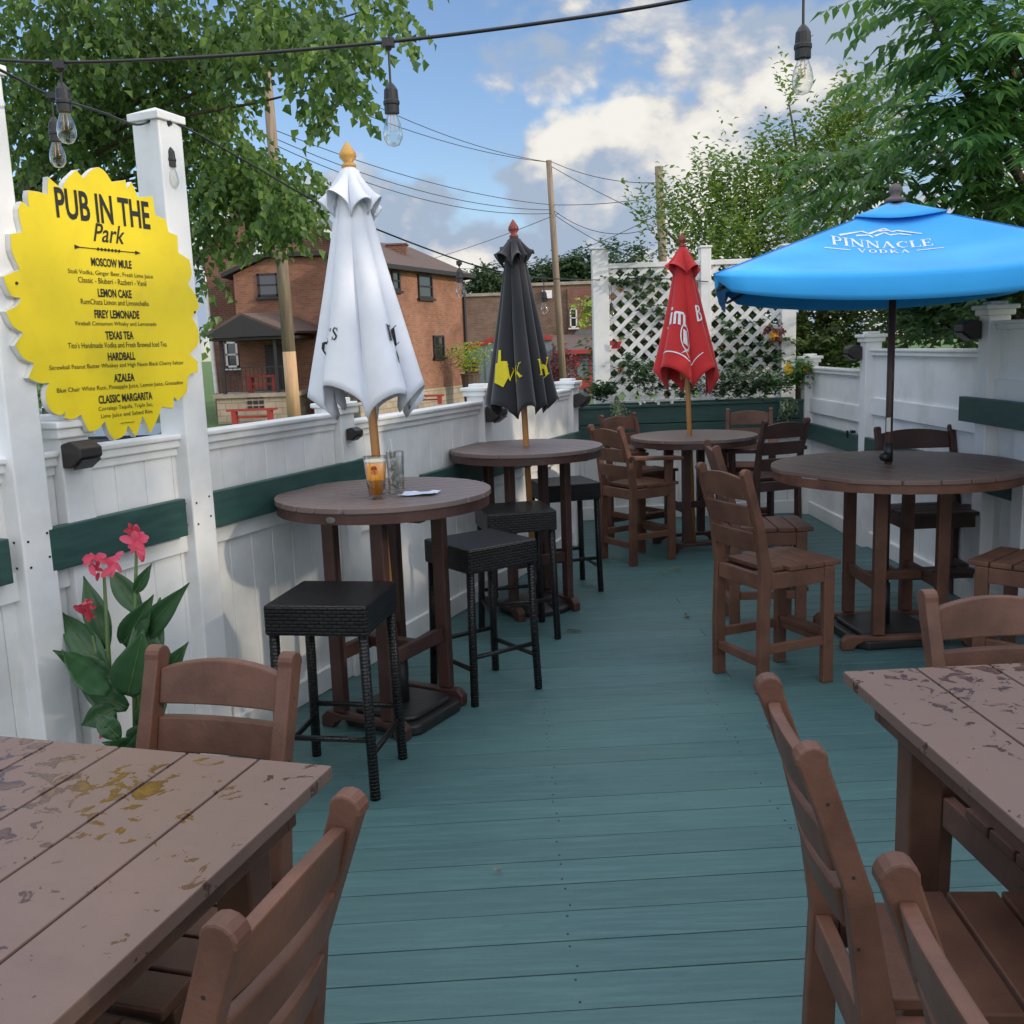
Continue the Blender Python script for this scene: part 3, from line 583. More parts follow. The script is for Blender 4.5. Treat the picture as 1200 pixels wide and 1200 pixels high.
tree('hedge_bush','dark green bush behind the right fence on the right of the blue umbrella pole',(4.4,8.0,GZ),'leaf_vine',sprays(c4,520,.10,.06,.35,.2,.5),[at(c[0],c[1],c[2]) for c in c4],.06)
c5=[(760,390,10.5,60,60,5),(860,390,10.5,70,60,5),(760,440,10.4,60,30,4),(870,440,10.4,70,30,4),(930,420,10.4,40,40,4),(990,420,10.2,50,20,3)]
tree('hedge_bush','dark dense bush filling the space behind the white lattice',(2.0,10.6,GZ),'leaf_hedge',sprays(c5,1150,.085,.055,.35,.2,.4),[at(c[0],c[1],c[2]) for c in c5],.06)
# unseen trees along the right side, added to shade the deck
def blob(c,r,n,ll,lw):
    def g(mb):
        for k in range(n):
            q=rv()*random.random()**.4; p=Vector(c)+Vector((q.x*r[0],q.y*r[1],q.z*r[2])); twig(mb,p,rv()+Vector((0,0,-.2)),.5,9,ll,lw,.5)
    return g
tree('shade_tree','broad leafy tree added for shade beyond the right edge of the photo beside the deck',(6.2,2.2,GZ),'leaf_maple',blob((5.9,2.0,3.6),(2.2,2.9,1.9),520,.16,.12),[(5.2,1,3.5),(6.5,3,4),(6,2,4.5)],.16)
tree('shade_tree','broad leafy tree added for shade to the right of the photographer beside the deck',(6.8,-1.6,GZ),'leaf_maple',blob((6.4,-1.9,3.9),(2.3,2.6,2.2),460,.17,.13),[(5.9,-1,3.5),(6.5,-3,4),(6,-2,4.5)],.16)
# ------------------------------------------------------------------ furniture: chairs
W0=.375
def chair_parts(t,w,h=1.04,arms=False,mat='lumber',sl=(.098,.028,.024)):
    d=.43; hw=w/2
    for s in (-1,1):
        x0=s*hw; x1=s*(hw-.034)
        prof=[(-.215,0),(-.155,0),(-.158,.30),(-.152,.60),(-.190,.80),(-.262,h-.016),(-.263,h-.004),(-.267,h+.004),(-.275,h+.010),(-.286,h+.012),(-.297,h+.009),(-.306,h+.002),(-.311,h-.008),(-.311,h-.018),(-.306,h-.024),(-.233,.80),(-.205,.58),(-.215,.3)]
        MB().prism(prof,min(x0,x1),max(x0,x1),'x').build('rear_leg',mat,t,bevel=.004)
        MB().bb((min(x0,x1),.155,0),(max(x0,x1),.215,.575)).build('front_leg',mat,t,bevel=.005)
        MB().bb((min(s*(hw-.006),s*(hw-.03)),-.155,.19),(max(s*(hw-.006),s*(hw-.03)),.156,.235)).build('side_stretcher',mat,t,bevel=.004)
        MB().bb((min(s*(hw-.004),s*(hw-.032)),-.152,.50),(max(s*(hw-.004),s*(hw-.032)),.155,.574)).build('side_apron',mat,t,bevel=.004)
        if arms:
            MB().prism([(-.21,.80),(.24,.765),(.262,.775),(.262,.79),(.24,.795),(-.21,.83)],min(s*(hw-.035),s*(hw+.045)),max(s*(hw-.035),s*(hw+.045)),'x').build('armrest',mat,t,bevel=.006)
            MB().prism([(.13,.575),(.185,.575),(.20,.77),(.14,.77)],min(x0,x1),max(x0,x1),'x').build('arm_support',mat,t,bevel=.004)
    MB().bb((-hw+.036,.17,.50),(hw-.036,.20,.574)).build('front_apron',mat,t,bevel=.004)
    MB().bb((-hw+.036,-.20,.50),(hw-.036,-.17,.574)).build('rear_apron',mat,t,bevel=.004)
    MB().bb((-hw+.036,-.205,.13),(hw-.036,-.175,.175)).build('rear_stretcher',mat,t,bevel=.004)
    MB().bb((-hw+.036,.165,.225),(hw-.036,.235,.25)).build('footrest',mat,t,bevel=.004)
    MB().bb((-hw+.036,.17,.19),(hw-.036,.2,.224)).build('front_stretcher',mat,t,bevel=.004)
    p=MB(); n=4; y=-.148; dd=.405/n
    for k in range(n): p.bb((-hw+(.0 if k else .037),y+k*dd,.577),(hw-(.0 if k else .037),y+(k+1)*dd-.008,.600))
    p.build('seat',mat,t,bevel=.004)
    # back slats, following the lean
    def yb(z): return -.195-(z-.60)*.235
    def slat(z0,z1,arch=0,thk=.022):
        n=12; f=[];hw2=hw-.034
        vs=[]
        for i in range(n+1):
            x=-hw2+2*hw2*i/n; a=arch*(1-(x/hw2)**2); cur=-.012*(1-(x/hw2)**2)
            for (z,o) in ((z0,0),(z1+a,0),(z1+a,thk),(z0,thk)): vs.append((x,yb(z)+cur+.02-o,z))
        for i in range(n):
            b0=i*4;b1=b0+4
            for k in range(4): f.append((b0+k,b1+k,b1+(k+1)%4,b0+(k+1)%4))
        f+=[(0,1,2,3),(n*4+3,n*4+2,n*4+1,n*4)]
        MB().add(vs,f).build('back_slat',mat,t,bevel=.004)
    a_,g_,c_=sl; z_=h-.035; slat(z_-a_,z_,c_); z_-=a_+g_; slat(z_-a_,z_,0); z_-=a_+g_; slat(z_-a_*.95,z_,0)
    q=MB()
    for s in (-1,1):
        for z in (h-.08,h-.20,h-.32): q.box((s*(hw-.0005),-.212-max(0,(z-.8))*.34,z),(.002,.005,.005))
        for z in (.21,.54): q.box((s*(hw-.0005),.185,z),(.002,.005,.005))
    q.build('screw_heads','black_plastic',t)
def chair(x,y,a,label,w=W0,h=1.04,arms=False,mat='lumber',group='brown slatted chairs around the tables',sl=(.098,.028,.024)):
    t=thing('armchair' if arms else 'counter_chair',label,'chair',(x,y,0),a,group); chair_parts(t,w,h,arms,mat,sl); return t
cA=chair(1.25,4.655,-67.7,'free-standing brown slatted chair just left of the blue umbrella table',w=.39,h=1.06)
dup(cA,(1.44,5.60,0),-93,'brown slatted chair half hidden behind the free-standing middle chair')
dup(cA,(2.42,4.42,0),43,'brown slatted chair showing only its seat, right of the blue umbrella table legs')
chair(2.56,5.93,180,'dark brown chair facing forward behind the blue umbrella pole against the right fence',w=.50,h=1.06,mat='lumber_dark')
cC=chair(.96,7.46,-59,'brown armchair nearest the black umbrella, on the left side of the red umbrella table',w=.40,h=1.04,arms=True)
dup(cC,(1.10,8.28,0),214,'brown armchair at the far left of the red umbrella table, under the trailing ivy')
dup(cC,(2.03,8.35,0),165,'brown armchair at the far right of the red umbrella table, in front of the planter')
cE=chair(1.97,7.60,18.7,'dark brown armchair with its back to the camera, right of the red umbrella table',w=.40,h=1.04,arms=True,mat='lumber_dark')
cL=chair(-.705,1.745,164.3,'brown chair facing the camera behind the left foreground table, beside the pink flowers',w=.352,h=1.03,sl=(.074,.026,.020))
dup(cL,(-.565,1.235,0),73.7,'brown chair seen from behind at the bottom left, tucked into the left foreground table')
dup(cL,(.735,1.555,0),-93.5,'brown chair seen sideways at the left edge of the right foreground table')
dup(cL,(.715,.90,0),-93.5,'brown chair cut off by the bottom edge, nearest at the right foreground table')
dup(cL,(1.165,2.02,0),183,'brown chair facing the camera behind the right foreground table')
dup(cL,(-1.10,.75,0),-16+270-180,'brown chair under the left foreground table at the bottom left corner') if False else None
# ------------------------------------------------------------------ tables
def boards_circle(Rr,bw,gap,z0,z1):
    p=MB(); n=int(2*Rr/bw); y=-n*bw/2
    ys=[]; 
    while y<Rr: ys.append((max(y,-Rr+.002),min(y+bw-gap,Rr-.002))); y+=bw
    for a,b in ys:
        if b-a<.01: continue
        k=7; L=[];Rt=[]
        for i in range(k+1):
            yy=a+(b-a)*i/k; xx=math.sqrt(max(0,Rr*Rr-yy*yy)); L.append((-xx,yy)); Rt.append((xx,yy))
        p.prism(L[::-1]+Rt if False else Rt+L[::-1],z0,z1)
    return p
def round_table(x,y,a,z,Rr,label,mat,topmat,legw=.27,legd=.46,foot=.42,ba=0,bw=.086):
    t=thing('round_table',label,'table',(x,y,0),a,'round slatted tables with umbrellas')
    boards_circle(Rr,bw,(.013 if Rr<.6 else .008),z-.024,z).build('tabletop',topmat,t,bevel=.003)
    p=MB(); n=56; prof=[(Rr-.008,z-.068),(Rr-.008,z-.0245),(Rr-.035,z-.0245),(Rr-.035,z-.068)]
    vs=[];fs=[]
    for k in range(n):
        an=2*math.pi*k/n
        for r_,zz in prof: vs.append((r_*math.cos(an),r_*math.sin(an),zz))
    for k in range(n):
        for j in range(4): b0=k*4+j; b1=((k+1)%n)*4+j; c1_=((k+1)%n)*4+(j+1)%4; c0=k*4+(j+1)%4; fs.append((b0,b1,c1_,c0))
    p.add(vs,fs); p.build('rim',mat,t)
    M=Matrix.Rotation(R(ba),4,'Z')
    def B(name,c,d,bev=.005):
        q=MB(); c=M@Vector(c); q.box(c,d,M.to_3x3()); return q.build(name,mat,t,bevel=bev)
    for sy in (-1,1):
        B('top_batten',(0,sy*legd/2,z-.054),(Rr*1.5,.05,.058))
        for sx in (-1,1): B('leg',(sx*legw/2,sy*legd/2,(z-.085+.085)/2+.0),(.064,.044,z-.085-.07))
        q=MB(); L=foot/2; q.prism([(-L,0),(-L+.06,0),(-L+.08,.028),(-L+.12,.045),(L-.12,.045),(L-.08,.028),(L-.06,0),(L,0),(L,.05),(L-.03,.077),(L-.07,.077),(L-.10,.072),(-L+.10,.072),(-L+.07,.077),(-L+.03,.077),(-L,.05)],sy*legd/2-.024,sy*legd/2+.024,'y',M); q.build('foot',mat,t,bevel=.006)
    for sx in (-1,1): B('stretcher',(sx*legw/2,0,.34),(.03,legd-.045,.065))
    B('cross_brace',(0,0,.345),(legw-.032,.05,.05))
    q=MB(); q.add([(Rr*math.cos(R(k))-.0,Rr*math.sin(R(k)),0) for k in (0,)],[]) 
    return t
T1=round_table(-.565,4.33,0,1.04,.475,'round dark bar table with beer and water glasses under the white umbrella','lumber_dark','lumber_bar',.26,.46,.46,-29)
T2=round_table(.10,6.10,0,1.04,.475,'round dark bar table under the black umbrella','lumber_dark','lumber_bar',.26,.40,.46,-60)
T3=round_table(1.47,7.86,0,.905,.50,'round dark table under the closed red umbrella','lumber_dark','lumber_bar',.28,.42,.56,10)
T4=round_table(2.08,5.27,0,.955,.655,'large round brown table under the open blue umbrella','lumber','lumber_round',.33,.46,.72,0,bw=.135)
T4.rotation_euler.z=R(-62)
for c in kids(T4):
    if c.name.split('.')[0]!='tabletop' and c.name.split('.')[0]!='rim': c.rotation_euler.z=R(62)
T1.rotation_euler.z=R(20); 
for c in kids(T1):
    if c.name.split('.')[0] not in('tabletop','rim'): c.rotation_euler.z=R(-20)
T2.rotation_euler.z=R(12)
for c in kids(T2):
    if c.name.split('.')[0] not in('tabletop','rim'): c.rotation_euler.z=R(-12)
# oval badge on T1 and T4
def badge(t,ang,rad,z,mat='steel'):
    q=MB(); n=16; vs=[]
    for zz in (0,.002):
        for k in range(n): an=2*math.pi*k/n; vs.append((.022*math.cos(an),-zz,.013*math.sin(an)))
    M=Matrix.Translation((rad*math.sin(ang),-rad*math.cos(ang),z))@Matrix.Rotation(ang,4,'Z')
    q.add([M@Vector(v) for v in vs],[tuple(range(n)),tuple(range(2*n-1,n-1,-1))]+[(k,k+n,(k+1)%n+n,(k+1)%n) for k in range(n)]); return q.build('maker_badge',mat,t)
badge(T1,R(-40),.469,1.04-.047)
def rect_table(name,label,corner,rot,z,W,L,bw,side):
    # corner = far inner corner; boards run along local -y
    t=thing(name,label,'table',(corner[0],corner[1],0),rot,'rectangular tables in the foreground')
    p=MB(); x=0
    while x<W-.02: p.bb((side*x,-L,z-.026),(side*(min(x+bw,W)-.0055),0,z)); x+=bw
    p.build('tabletop','lumber_top',t,bevel=.003)
    a=.05
    for nm,q in (('end_apron',((side*a,-a-.03,z-.095),(side*(W-a),-a,z-.0265))),('end_apron',((side*a,-L+a,z-.095),(side*(W-a),-L+a+.03,z-.0265))),('side_apron',((side*a,-L+a+.03,z-.095),(side*(a+.03),-a-.03,z-.0265))),('side_apron',((side*(W-a-.03),-L+a+.03,z-.095),(side*(W-a),-a-.03,z-.0265)))): MB().bb(*q).build(nm,'lumber',t,bevel=.004)
    for sx in (.085,W-.155):
        for sy in (.09,L-.16): MB().bb((side*sx,-sy-.07,0),(side*(sx+.07),-sy,z-.0265)).build('leg','lumber',t,bevel=.005)
    MB().bb((side*.12,-L+.12,.3),(side*.15,-.16,.37)).build('stretcher','lumber',t,bevel=.004)
    return t
rect_table('dining_table','brown slatted rectangular table with wet patches in the bottom left corner',(-.34,1.675),-16.2,.92,1.05,1.6,.150,-1)
rect_table('dining_table','brown slatted rectangular table with wet patches at the right edge of the foreground',(.717,2.08),2.0,.92,1.05,1.6,.165,1)
# wicker stools
def stool(x,y,a,label):
    t=thing('wicker_stool',label,'stool',(x,y,0),a,'black wicker bar stools beside the bar tables')
    MB().bb((-.198,-.198,.63),(.198,.198,.746)).build('seat','wicker',t,bevel=.010)
    for sx in (-1,1):
        for sy in (-1,1): MB().tube([(sx*.172,sy*.172,.64),(sx*.178,sy*.178,.3),(sx*.186,sy*.186,0)],.0195,10).build('leg','wicker',t,smooth=True)
    for s in (-1,1):
        MB().tube([(s*.181,-.172,.17),(s*.181,.172,.17)],.0115,8).build('stretcher','wicker',t,smooth=True)
        MB().tube([(-.172,s*.180,.23),(.172,s*.180,.23)],.0115,8).build('stretcher','wicker',t,smooth=True)
    return t
s1=stool(-.70,3.68,-10,'black wicker stool nearest the camera, by the table under the white umbrella')
dup(s1,(-.16,4.66,0),35,'black wicker stool with a blue sheen on its seat, right of the white umbrella table')
dup(s1,(.015,5.57,0),12,'black wicker stool directly in front of the black umbrella table')
dup(s1,(.355,6.62,0),15,'black wicker stool farthest away, right behind the black umbrella table')
# ------------------------------------------------------------------ umbrellas
def finial(mb,z,r,s=1): mb.lathe([(r*.55,z),(r,z+.012*s),(r*.9,z+.022*s),(r*.55,z+.028*s),(r*1.15,z+.05*s),(r*1.1,z+.065*s),(r*.6,z+.088*s),(r*.2,z+.105*s),(.001,z+.11*s)],16,(0,0,0),True,False)
def closed(name,label,foot,top,zs,mat,finmat,polemat,nf=8,seed=1,rmax=.26,hem=.05,rot=0):
    """foot/top world points of the pole axis; zs=(hem z, vent hem z) heights; canopy built round a leaning axis"""
    foot=Vector(foot); top=Vector(top); ax=(top-foot); 
    t=thing('closed_umbrella',label,'umbrella',foot)
    q=ax.normalized().to_track_quat('Z','Y'); t.rotation_mode='QUATERNION'; t.rotation_quaternion=q; L=ax.length
    MB().lathe([(.0195,.02),(.0195,L-.10)],14).build('pole',polemat,t,smooth=True)
    f=MB(); finial(f,L-.115,.028 if finmat!='gold_wood' else .032,1.05); f.build('finial',finmat,t,smooth=True)
    rnd=random.Random(seed); ph=rnd.random()*6; amps=[rnd.uniform(.8,1.2) for _ in range(nf)]; hz=[rnd.uniform(-1,1) for _ in range(nf)]
    zh,zv=zs
    def shape(th,u):   # u 0 top .. 1 bottom
        k=(th/(2*math.pi)*nf)%nf; i=int(k)%nf; fr=k-int(k); lob=math.sin(math.pi*fr)**.55*(amps[i])
        return lob
    def canopy(z0,z1,r0_,r1,pw,amp,hemamp,name_,nth=144,nz=30,sc=1.0,flare=0):
        vs=[];fs=[]
        for j in range(nz+1):
            u=j/nz
            for i in range(nth):
                th=2*math.pi*i/nth; lob=shape(th+ph+ .25*u*math.sin(th*2+seed),u); kk=(th/(2*math.pi)*nf)%nf
                r=(r0_+(r1-r0_)*u**pw); a=amp*(u**.7); rr=r*(1-a+a*1.25*lob)+flare*max(0,u-.8)*lob
                rr*=1+.035*math.sin(th*3+u*3+seed)*u
                z=z0+(z1-z0)*u + hemamp*u*u*(lob-.5)*1.5 + hemamp*.5*hz[int((th+ph)/(2*math.pi)*nf)%nf]*u*u + (.02*u*math.sin(th+seed))
                x=rr*math.cos(th+rot); y=rr*math.sin(th+rot); vs.append((x,y,z))
        for j in range(nz):
            for i in range(nth): fs.append((j*nth+i,j*nth+(i+1)%nth,(j+1)*nth+(i+1)%nth,(j+1)*nth+i))
        o=MB().add(vs,fs).build(name_,mat,t,smooth=True,solid=.004)
        def surf(th,z):
            u=max(0,min(1,(z0-z)/(z0-z1))); tt=th-rot; lob=shape(tt+ph+.25*u*math.sin(tt*2+seed),u); r=(r0_+(r1-r0_)*u**pw); a=amp*(u**.7); rr=r*(1-a+a*1.25*lob)*(1+.035*math.sin(tt*3+u*3+seed)*u)+.006
            zz=z + hemamp*u*u*(lob-.5)*1.5+hemamp*.5*hz[int((tt+ph)/(2*math.pi)*nf)%nf]*u*u
            return Vector((rr*math.cos(th),rr*math.sin(th),zz))
        return o,surf
    _,surf=canopy(L-.12,zh,.040,rmax,.98,.38,hem,'canopy')
    canopy(L-.105,zv,.022,rmax*.50,.9,.36,.055,'vent_cap',sc=1,flare=.045)
    rb_=MB()
    for k in range(nf):
        a=2*math.pi*k/nf; rb_.tube([(.02*math.cos(a),.02*math.sin(a),L-.16),(.055*math.cos(a),.055*math.sin(a),zh+.02)],.006,6)
    rb_.build('ribs','bamboo' if polemat=='bamboo' else 'black_plastic',t)
    MB().lathe([(.034,zh+.03),(.034,zh+.09)],14).build('runner',polemat,t,smooth=True)
    t['fa']=0.0; fd=q.inverted()@Vector((-top.x,-top.y,0)); del t['fa']; surf.th=math.atan2(fd.y,fd.x)
    return t,surf
def fine(vf,step):
    vs,fs=vf; bm=bmesh.new(); bv=[bm.verts.new((x,y,0)) for x,y in vs]
    for f in fs:
        if len(set(f))>2:
            try: bm.faces.new([bv[k] for k in f])
            except ValueError: pass
    bmesh.ops.triangulate(bm,faces=bm.faces[:])
    for _ in range(5):
        ed=[e for e in bm.edges if e.calc_length()>step]
        if not ed: break
        bmesh.ops.subdivide_edges(bm,edges=ed,cuts=1); bmesh.ops.triangulate(bm,faces=bm.faces[:])
    bm.verts.index_update(); out=([(v.co.x,v.co.y) for v in bm.verts],[tuple(v.index for v in f.verts) for f in bm.faces]); bm.free(); return out
def wrap(vf,surf,thc,zc,mat,parent,name='lettering',rr=.22):
    vs,fs=fine(vf,.012); out=[surf(thc+x/rr,zc+y) for x,y in vs]; return MB().add(out,fs).build(name,mat,parent)

# white
y1=4.33
ft=Vector((-.545,4.31,0)); tp=at(406,166,4.36)
u1,su1=closed('closed_umbrella','closed white cloth umbrella with golden finial over the beer table',ft,tp,(at(425,476,4.33).z,at(413,246,4.33).z),'canvas_white','gold_wood','bamboo',8,3,.238,.08,.3)
def facing(p): return math.atan2(-p.y,-p.x)
th=su1.th
zc=at(385,405,4.2).z
wrap(serif("CK'S",.062,.05),su1,th-.95,zc,'ink',u1); wrap(serif('RI',.072),su1,th+.66,zc+.01,'ink',u1); wrap(serif('IN',.045),su1,th+.70,zc-.10,'ink',u1)
# black
ft=Vector((.13,6.12,0)); tp=at(601,257,6.12)
u2,su2=closed('closed_umbrella','closed black cloth umbrella with yellow print and red finial',ft,tp,(at(611,478,6.1).z,at(602,303,6.1).z),'canvas_black','red_wood','bamboo',8,5,.205,.06,.1)
th=su2.th; zc=at(600,437,6.0).z
S=(([(-.05,-.09),(.03,-.11),(.06,-.04),(.05,.06),(.0,.05),(-.01,.12),(-.035,.12),(-.035,.04),(-.06,.03)],[(0,1,2,3,4,8),(4,5,6,7,8)]))
wrap(S,su2,th-.75,zc,'ink_yellow',u2,'printed_crest',.24); wrap(serif('VK',.085,.0),su2,th-.30,zc-.0,'ink_yellow',u2); wrap(serif('KY',.095,-.1),su2,th+.95,zc+.01,'ink_yellow',u2)
# red
ft=Vector((1.47,7.86,0)); tp=at(799,273,7.86)
u3,su3=closed('closed_umbrella','closed red cloth umbrella with white print on the far round table',ft,tp,(at(805,447,7.86).z,at(800,318,7.86).z),'canvas_red','red_wood','bamboo',6,11,.235,.12,.55)
th=su3.th; zc=at(800,373,7.8).z
wrap(serif('JiM',.001) if False else serif('Jim',.15,.02),su3,th-.55,zc-.01,'ink_white',u3); wrap(serif('B',.13),su3,th+.75,zc,'ink_white',u3)
n=20; V=[];F=[]
for k in range(n): a=2*math.pi*k/n; V+=[(.045*math.cos(a),.11*math.sin(a)),(.035*math.cos(a),.095*math.sin(a))]
F=[(2*k,2*k+1,(2*k+3)%(2*n),(2*k+2)%(2*n)) for k in range(n)]
o_=len(V); V+=[(-.02,-.06),(.02,-.06),(.018,.06),(-.018,.06),(-.04,-.16),(.0,-.12),(.04,-.16),(.0,-.10)]; F+=[(o_,o_+1,o_+2,o_+3),(o_+4,o_+5,o_+6,o_+7)]
wrap((V,F),su3,th-.02,zc-.17,'ink_white',u3,'printed_seal')
wrap(([(-.2,-.004),(-.07,-.006),(.07,-.006),(.2,-.004),(.2,.004),(.07,.006),(-.07,.006),(-.2,.004)],[(0,1,6,7),(1,2,5,6),(2,3,4,5)]),su3,th-.3,zc-.34,'ink_white',u3,'printed_line')
# open blue umbrella
bp=Vector((2.035,5.27,0)); ub=thing('patio_umbrella','open square blue umbrella with white mountain print over the large round table','umbrella',bp)
apex=at(1043,236,5.27).z
MB().lathe([(.019,.1),(.019,apex+.02)],16).build('pole','lumber_dark',ub,smooth=True)
p=MB(); p.lathe([(.024,.97),(.024,1.07)],16); p.build('crank_housing','black_plastic',ub,smooth=True)
p=MB(); p.tube([(-.02,-.02,1.0),(-.045,-.045,1.0)],.022,12); p.build('tilt_knob','black_plastic',ub,smooth=True)
p=MB(); p.box((-.012,-.0215,1.17),(.022,.003,.075)); p.build('sticker','trim_white',ub)
MB().lathe([(.055,apex-.005),(.05,apex+.012),(.03,apex+.022),(.02,apex+.03),(.03,apex+.045),(.033,apex+.062),(.024,apex+.082),(.001,apex+.09)],16,(0,0,0),True,False).build('finial','grey_knob',ub,smooth=True)
cor=at(836,322,4.62)-bp; 
ang0=math.atan2(cor.y,cor.x); RC=math.hypot(cor.x,cor.y); zt=cor.z
C4=[Vector((RC*math.cos(ang0+k*math.pi/2),RC*math.sin(ang0+k*math.pi/2),zt)) for k in range(4)]
def canpt(k,u,v):  # side k, u across 0..1, v 0 apex..1 edge
    a=C4[k];b=C4[(k+1)%4]; e=a.lerp(b,u); s=math.sin(math.pi*u)
    q=Vector((0,0,apex-.015)).lerp(e,v); q.z-=.055*s*math.sin(math.pi*v*.9)*1.0+.015*s*v; 
    inn=-.035*s*v; q.x*=1+inn; q.y*=1+inn; return q
cp=MB(); n=24
for k in range(4):
    vs=[canpt(k,i/n,j/14) for j in range(1,15) for i in range(n+1)]
    for j in range(1,6):
        for i in range(n+1):
            q=canpt(k,i/n,1.0); s_=max(0,math.sin(math.pi*i/n))**.3; t_=j/5; q.z-=t_**1.15*(.03+.085*s_); f_=1+.012*s_*math.sin(t_*2.4)-.03*t_*(1-s_)+.003*t_*math.sin(i*1.7); q.x*=f_; q.y*=f_; vs.append(q)
    cp.add(vs,[(j*(n+1)+i,j*(n+1)+i+1,(j+1)*(n+1)+i+1,(j+1)*(n+1)+i) for j in range(18) for i in range(n)])
cp.build('canopy','canvas_blue',ub,smooth=True,solid=.003)
vc=MB()
for k in range(4):
    vs=[]
    for j in range(4):
        for i in range(9):
            q=canpt(k,i/8,.03+.215*j/3); q.z+=.018+.02*(j/3)*math.sin(math.pi*i/8)*(1 if k%2 else 1); vs.append(q)
    vc.add(vs,[(j*9+i,j*9+i+1,(j+1)*9+i+1,(j+1)*9+i) for j in range(3) for i in range(8)])
vc.build('vent_cap','canvas_blue',ub,smooth=True,solid=.003)
for k in range(4):
    sm=[canpt(k,0,.06+.94*j/12)+Vector((0,0,.002)) for j in range(13)]; MB().tube(sm,.0035,6).build('seam','canvas_navy_seam',ub,smooth=True)
    a=C4[k].copy(); a.z-=.03; q=MB(); q.tube([(0,0,apex-.05),a*.98+Vector((0,0,.01))*0],.009,6); q.build('rib','black_plastic',ub)
    q=MB(); q.tube([(0,0,apex-.42),Vector((0,0,apex-.05)).lerp(a,.5)],.007,6); q.build('strut','black_plastic',ub)
# which side faces the camera
best=min(range(4),key=lambda k:(canpt(k,.5,.6)+bp-CP).length)
def cmap(x,y):  # x across metres, y up the slope metres; centre at v=.52
    a=C4[best]; b=C4[(best+1)%4]; W_=(b-a).length; sl=math.hypot((a+b).length/2*0+((a+b)/2).xy.length,apex-zt)
    def P(x,y):
        v=.47-y/sl; u=.5+ x/(W_*max(v,.2)); q=canpt(best,u,v); return q
    q=P(x,y); e=.004; n_=(P(x+e,y)-q).cross(P(x,y+e)-q).normalized(); 
    if n_.z<0: n_=-n_
    return q+n_*.004
def cprint(vf,dx,dy,name,arc=0,sx=1):
    vs,fs=vf; out=[]
    tmp=[(x*sgn*sx+dx,y+dy-arc*x*x) for x,y in vs]; out=[cmap(*q) for q in tmp]; MB().add(out,fs).build(name,'ink_white',ub)
a_=C4[best]+bp; b_=C4[(best+1)%4]+bp; sgn=1 if b_.x>a_.x else -1
SH=-.115*sgn if True else 0
cprint(serif('PINNACLE',.088,.06),SH,-.03,'lettering',0,.92)
cprint(serif('VODKA',.050,.14),SH,-.122,'lettering',0,1.05)
def barg(x0,x1,y,t): return ([(x0,y-t),(x1,y-t),(x1,y+t),(x0,y+t)],[(0,1,2,3)])
cprint(barg(-.27,-.15,0,.004),SH,-.122,'printed_line'); cprint(barg(.15,.27,0,.004),SH,-.122,'printed_line')
mt_=[((-.19,.0),(-.08,.075)),((-.08,.075),(-.045,.06)),((-.045,.06),(.03,.135)),((.03,.135),(.065,.10)),((.065,.10),(.09,.115)),((.09,.115),(.20,.05)),((-.02,.04),(.03,.09)),((.03,.09),(.05,.06)),((.05,.06),(.10,.075)),((-.11,.02),(-.05,.045)),((.10,.075),(.15,.05)),((.0,.10),(.05,.115)),((-.05,.045),(-.03,.02))]
V=[];F=[]
for a,b in mt_:
    dx,dy=b[0]-a[0],b[1]-a[1]; l=math.hypot(dx,dy); nx,ny=-dy/l*.0075,dx/l*.0075; o_=len(V); V+=[(a[0]+nx,a[1]+ny),(a[0]-nx,a[1]-ny),(b[0]-nx*.5,b[1]-ny*.5),(b[0]+nx*.5,b[1]+ny*.5)]; F.append((o_,o_+1,o_+2,o_+3))
cprint((V,F),SH,.035,'printed_mountain')
# umbrella bases
def base_square(loc,rz,label,s=.25):
    t=thing('umbrella_base',label,'umbrella base',loc,rz,'black umbrella bases on the deck'); p=MB(); k=.05
    poly=[(-s,-s+k),(-s+k,-s),(s-k,-s),(s,-s+k),(s,s-k),(s-k,s),(-s+k,s),(-s,s-k)]
    p.prism(poly,0,.05); p.prism([(x*.82,y*.82) for x,y in poly],.05,.075); p.build('weight','black_plastic',t,bevel=.012); MB().lathe([(.032,.07),(.028,.3)],14).build('sleeve','black_plastic',t,smooth=True)
base_square((-.53,4.31,0),-30,'black square umbrella base under the white umbrella table',.21); base_square((2.035,5.27,0),5,'black square umbrella base under the blue umbrella table',.25)
t=thing('umbrella_base','black round umbrella base under the black umbrella table','umbrella base',(.13,6.12,0),0,'black umbrella bases on the deck'); MB().lathe([(.23,0),(.235,.03),(.19,.055),(.06,.075)],32).build('weight','black_plastic',t,smooth=True,bevel=.004); MB().lathe([(.03,.07),(.028,.3)],14).build('sleeve','black_plastic',t,smooth=True)
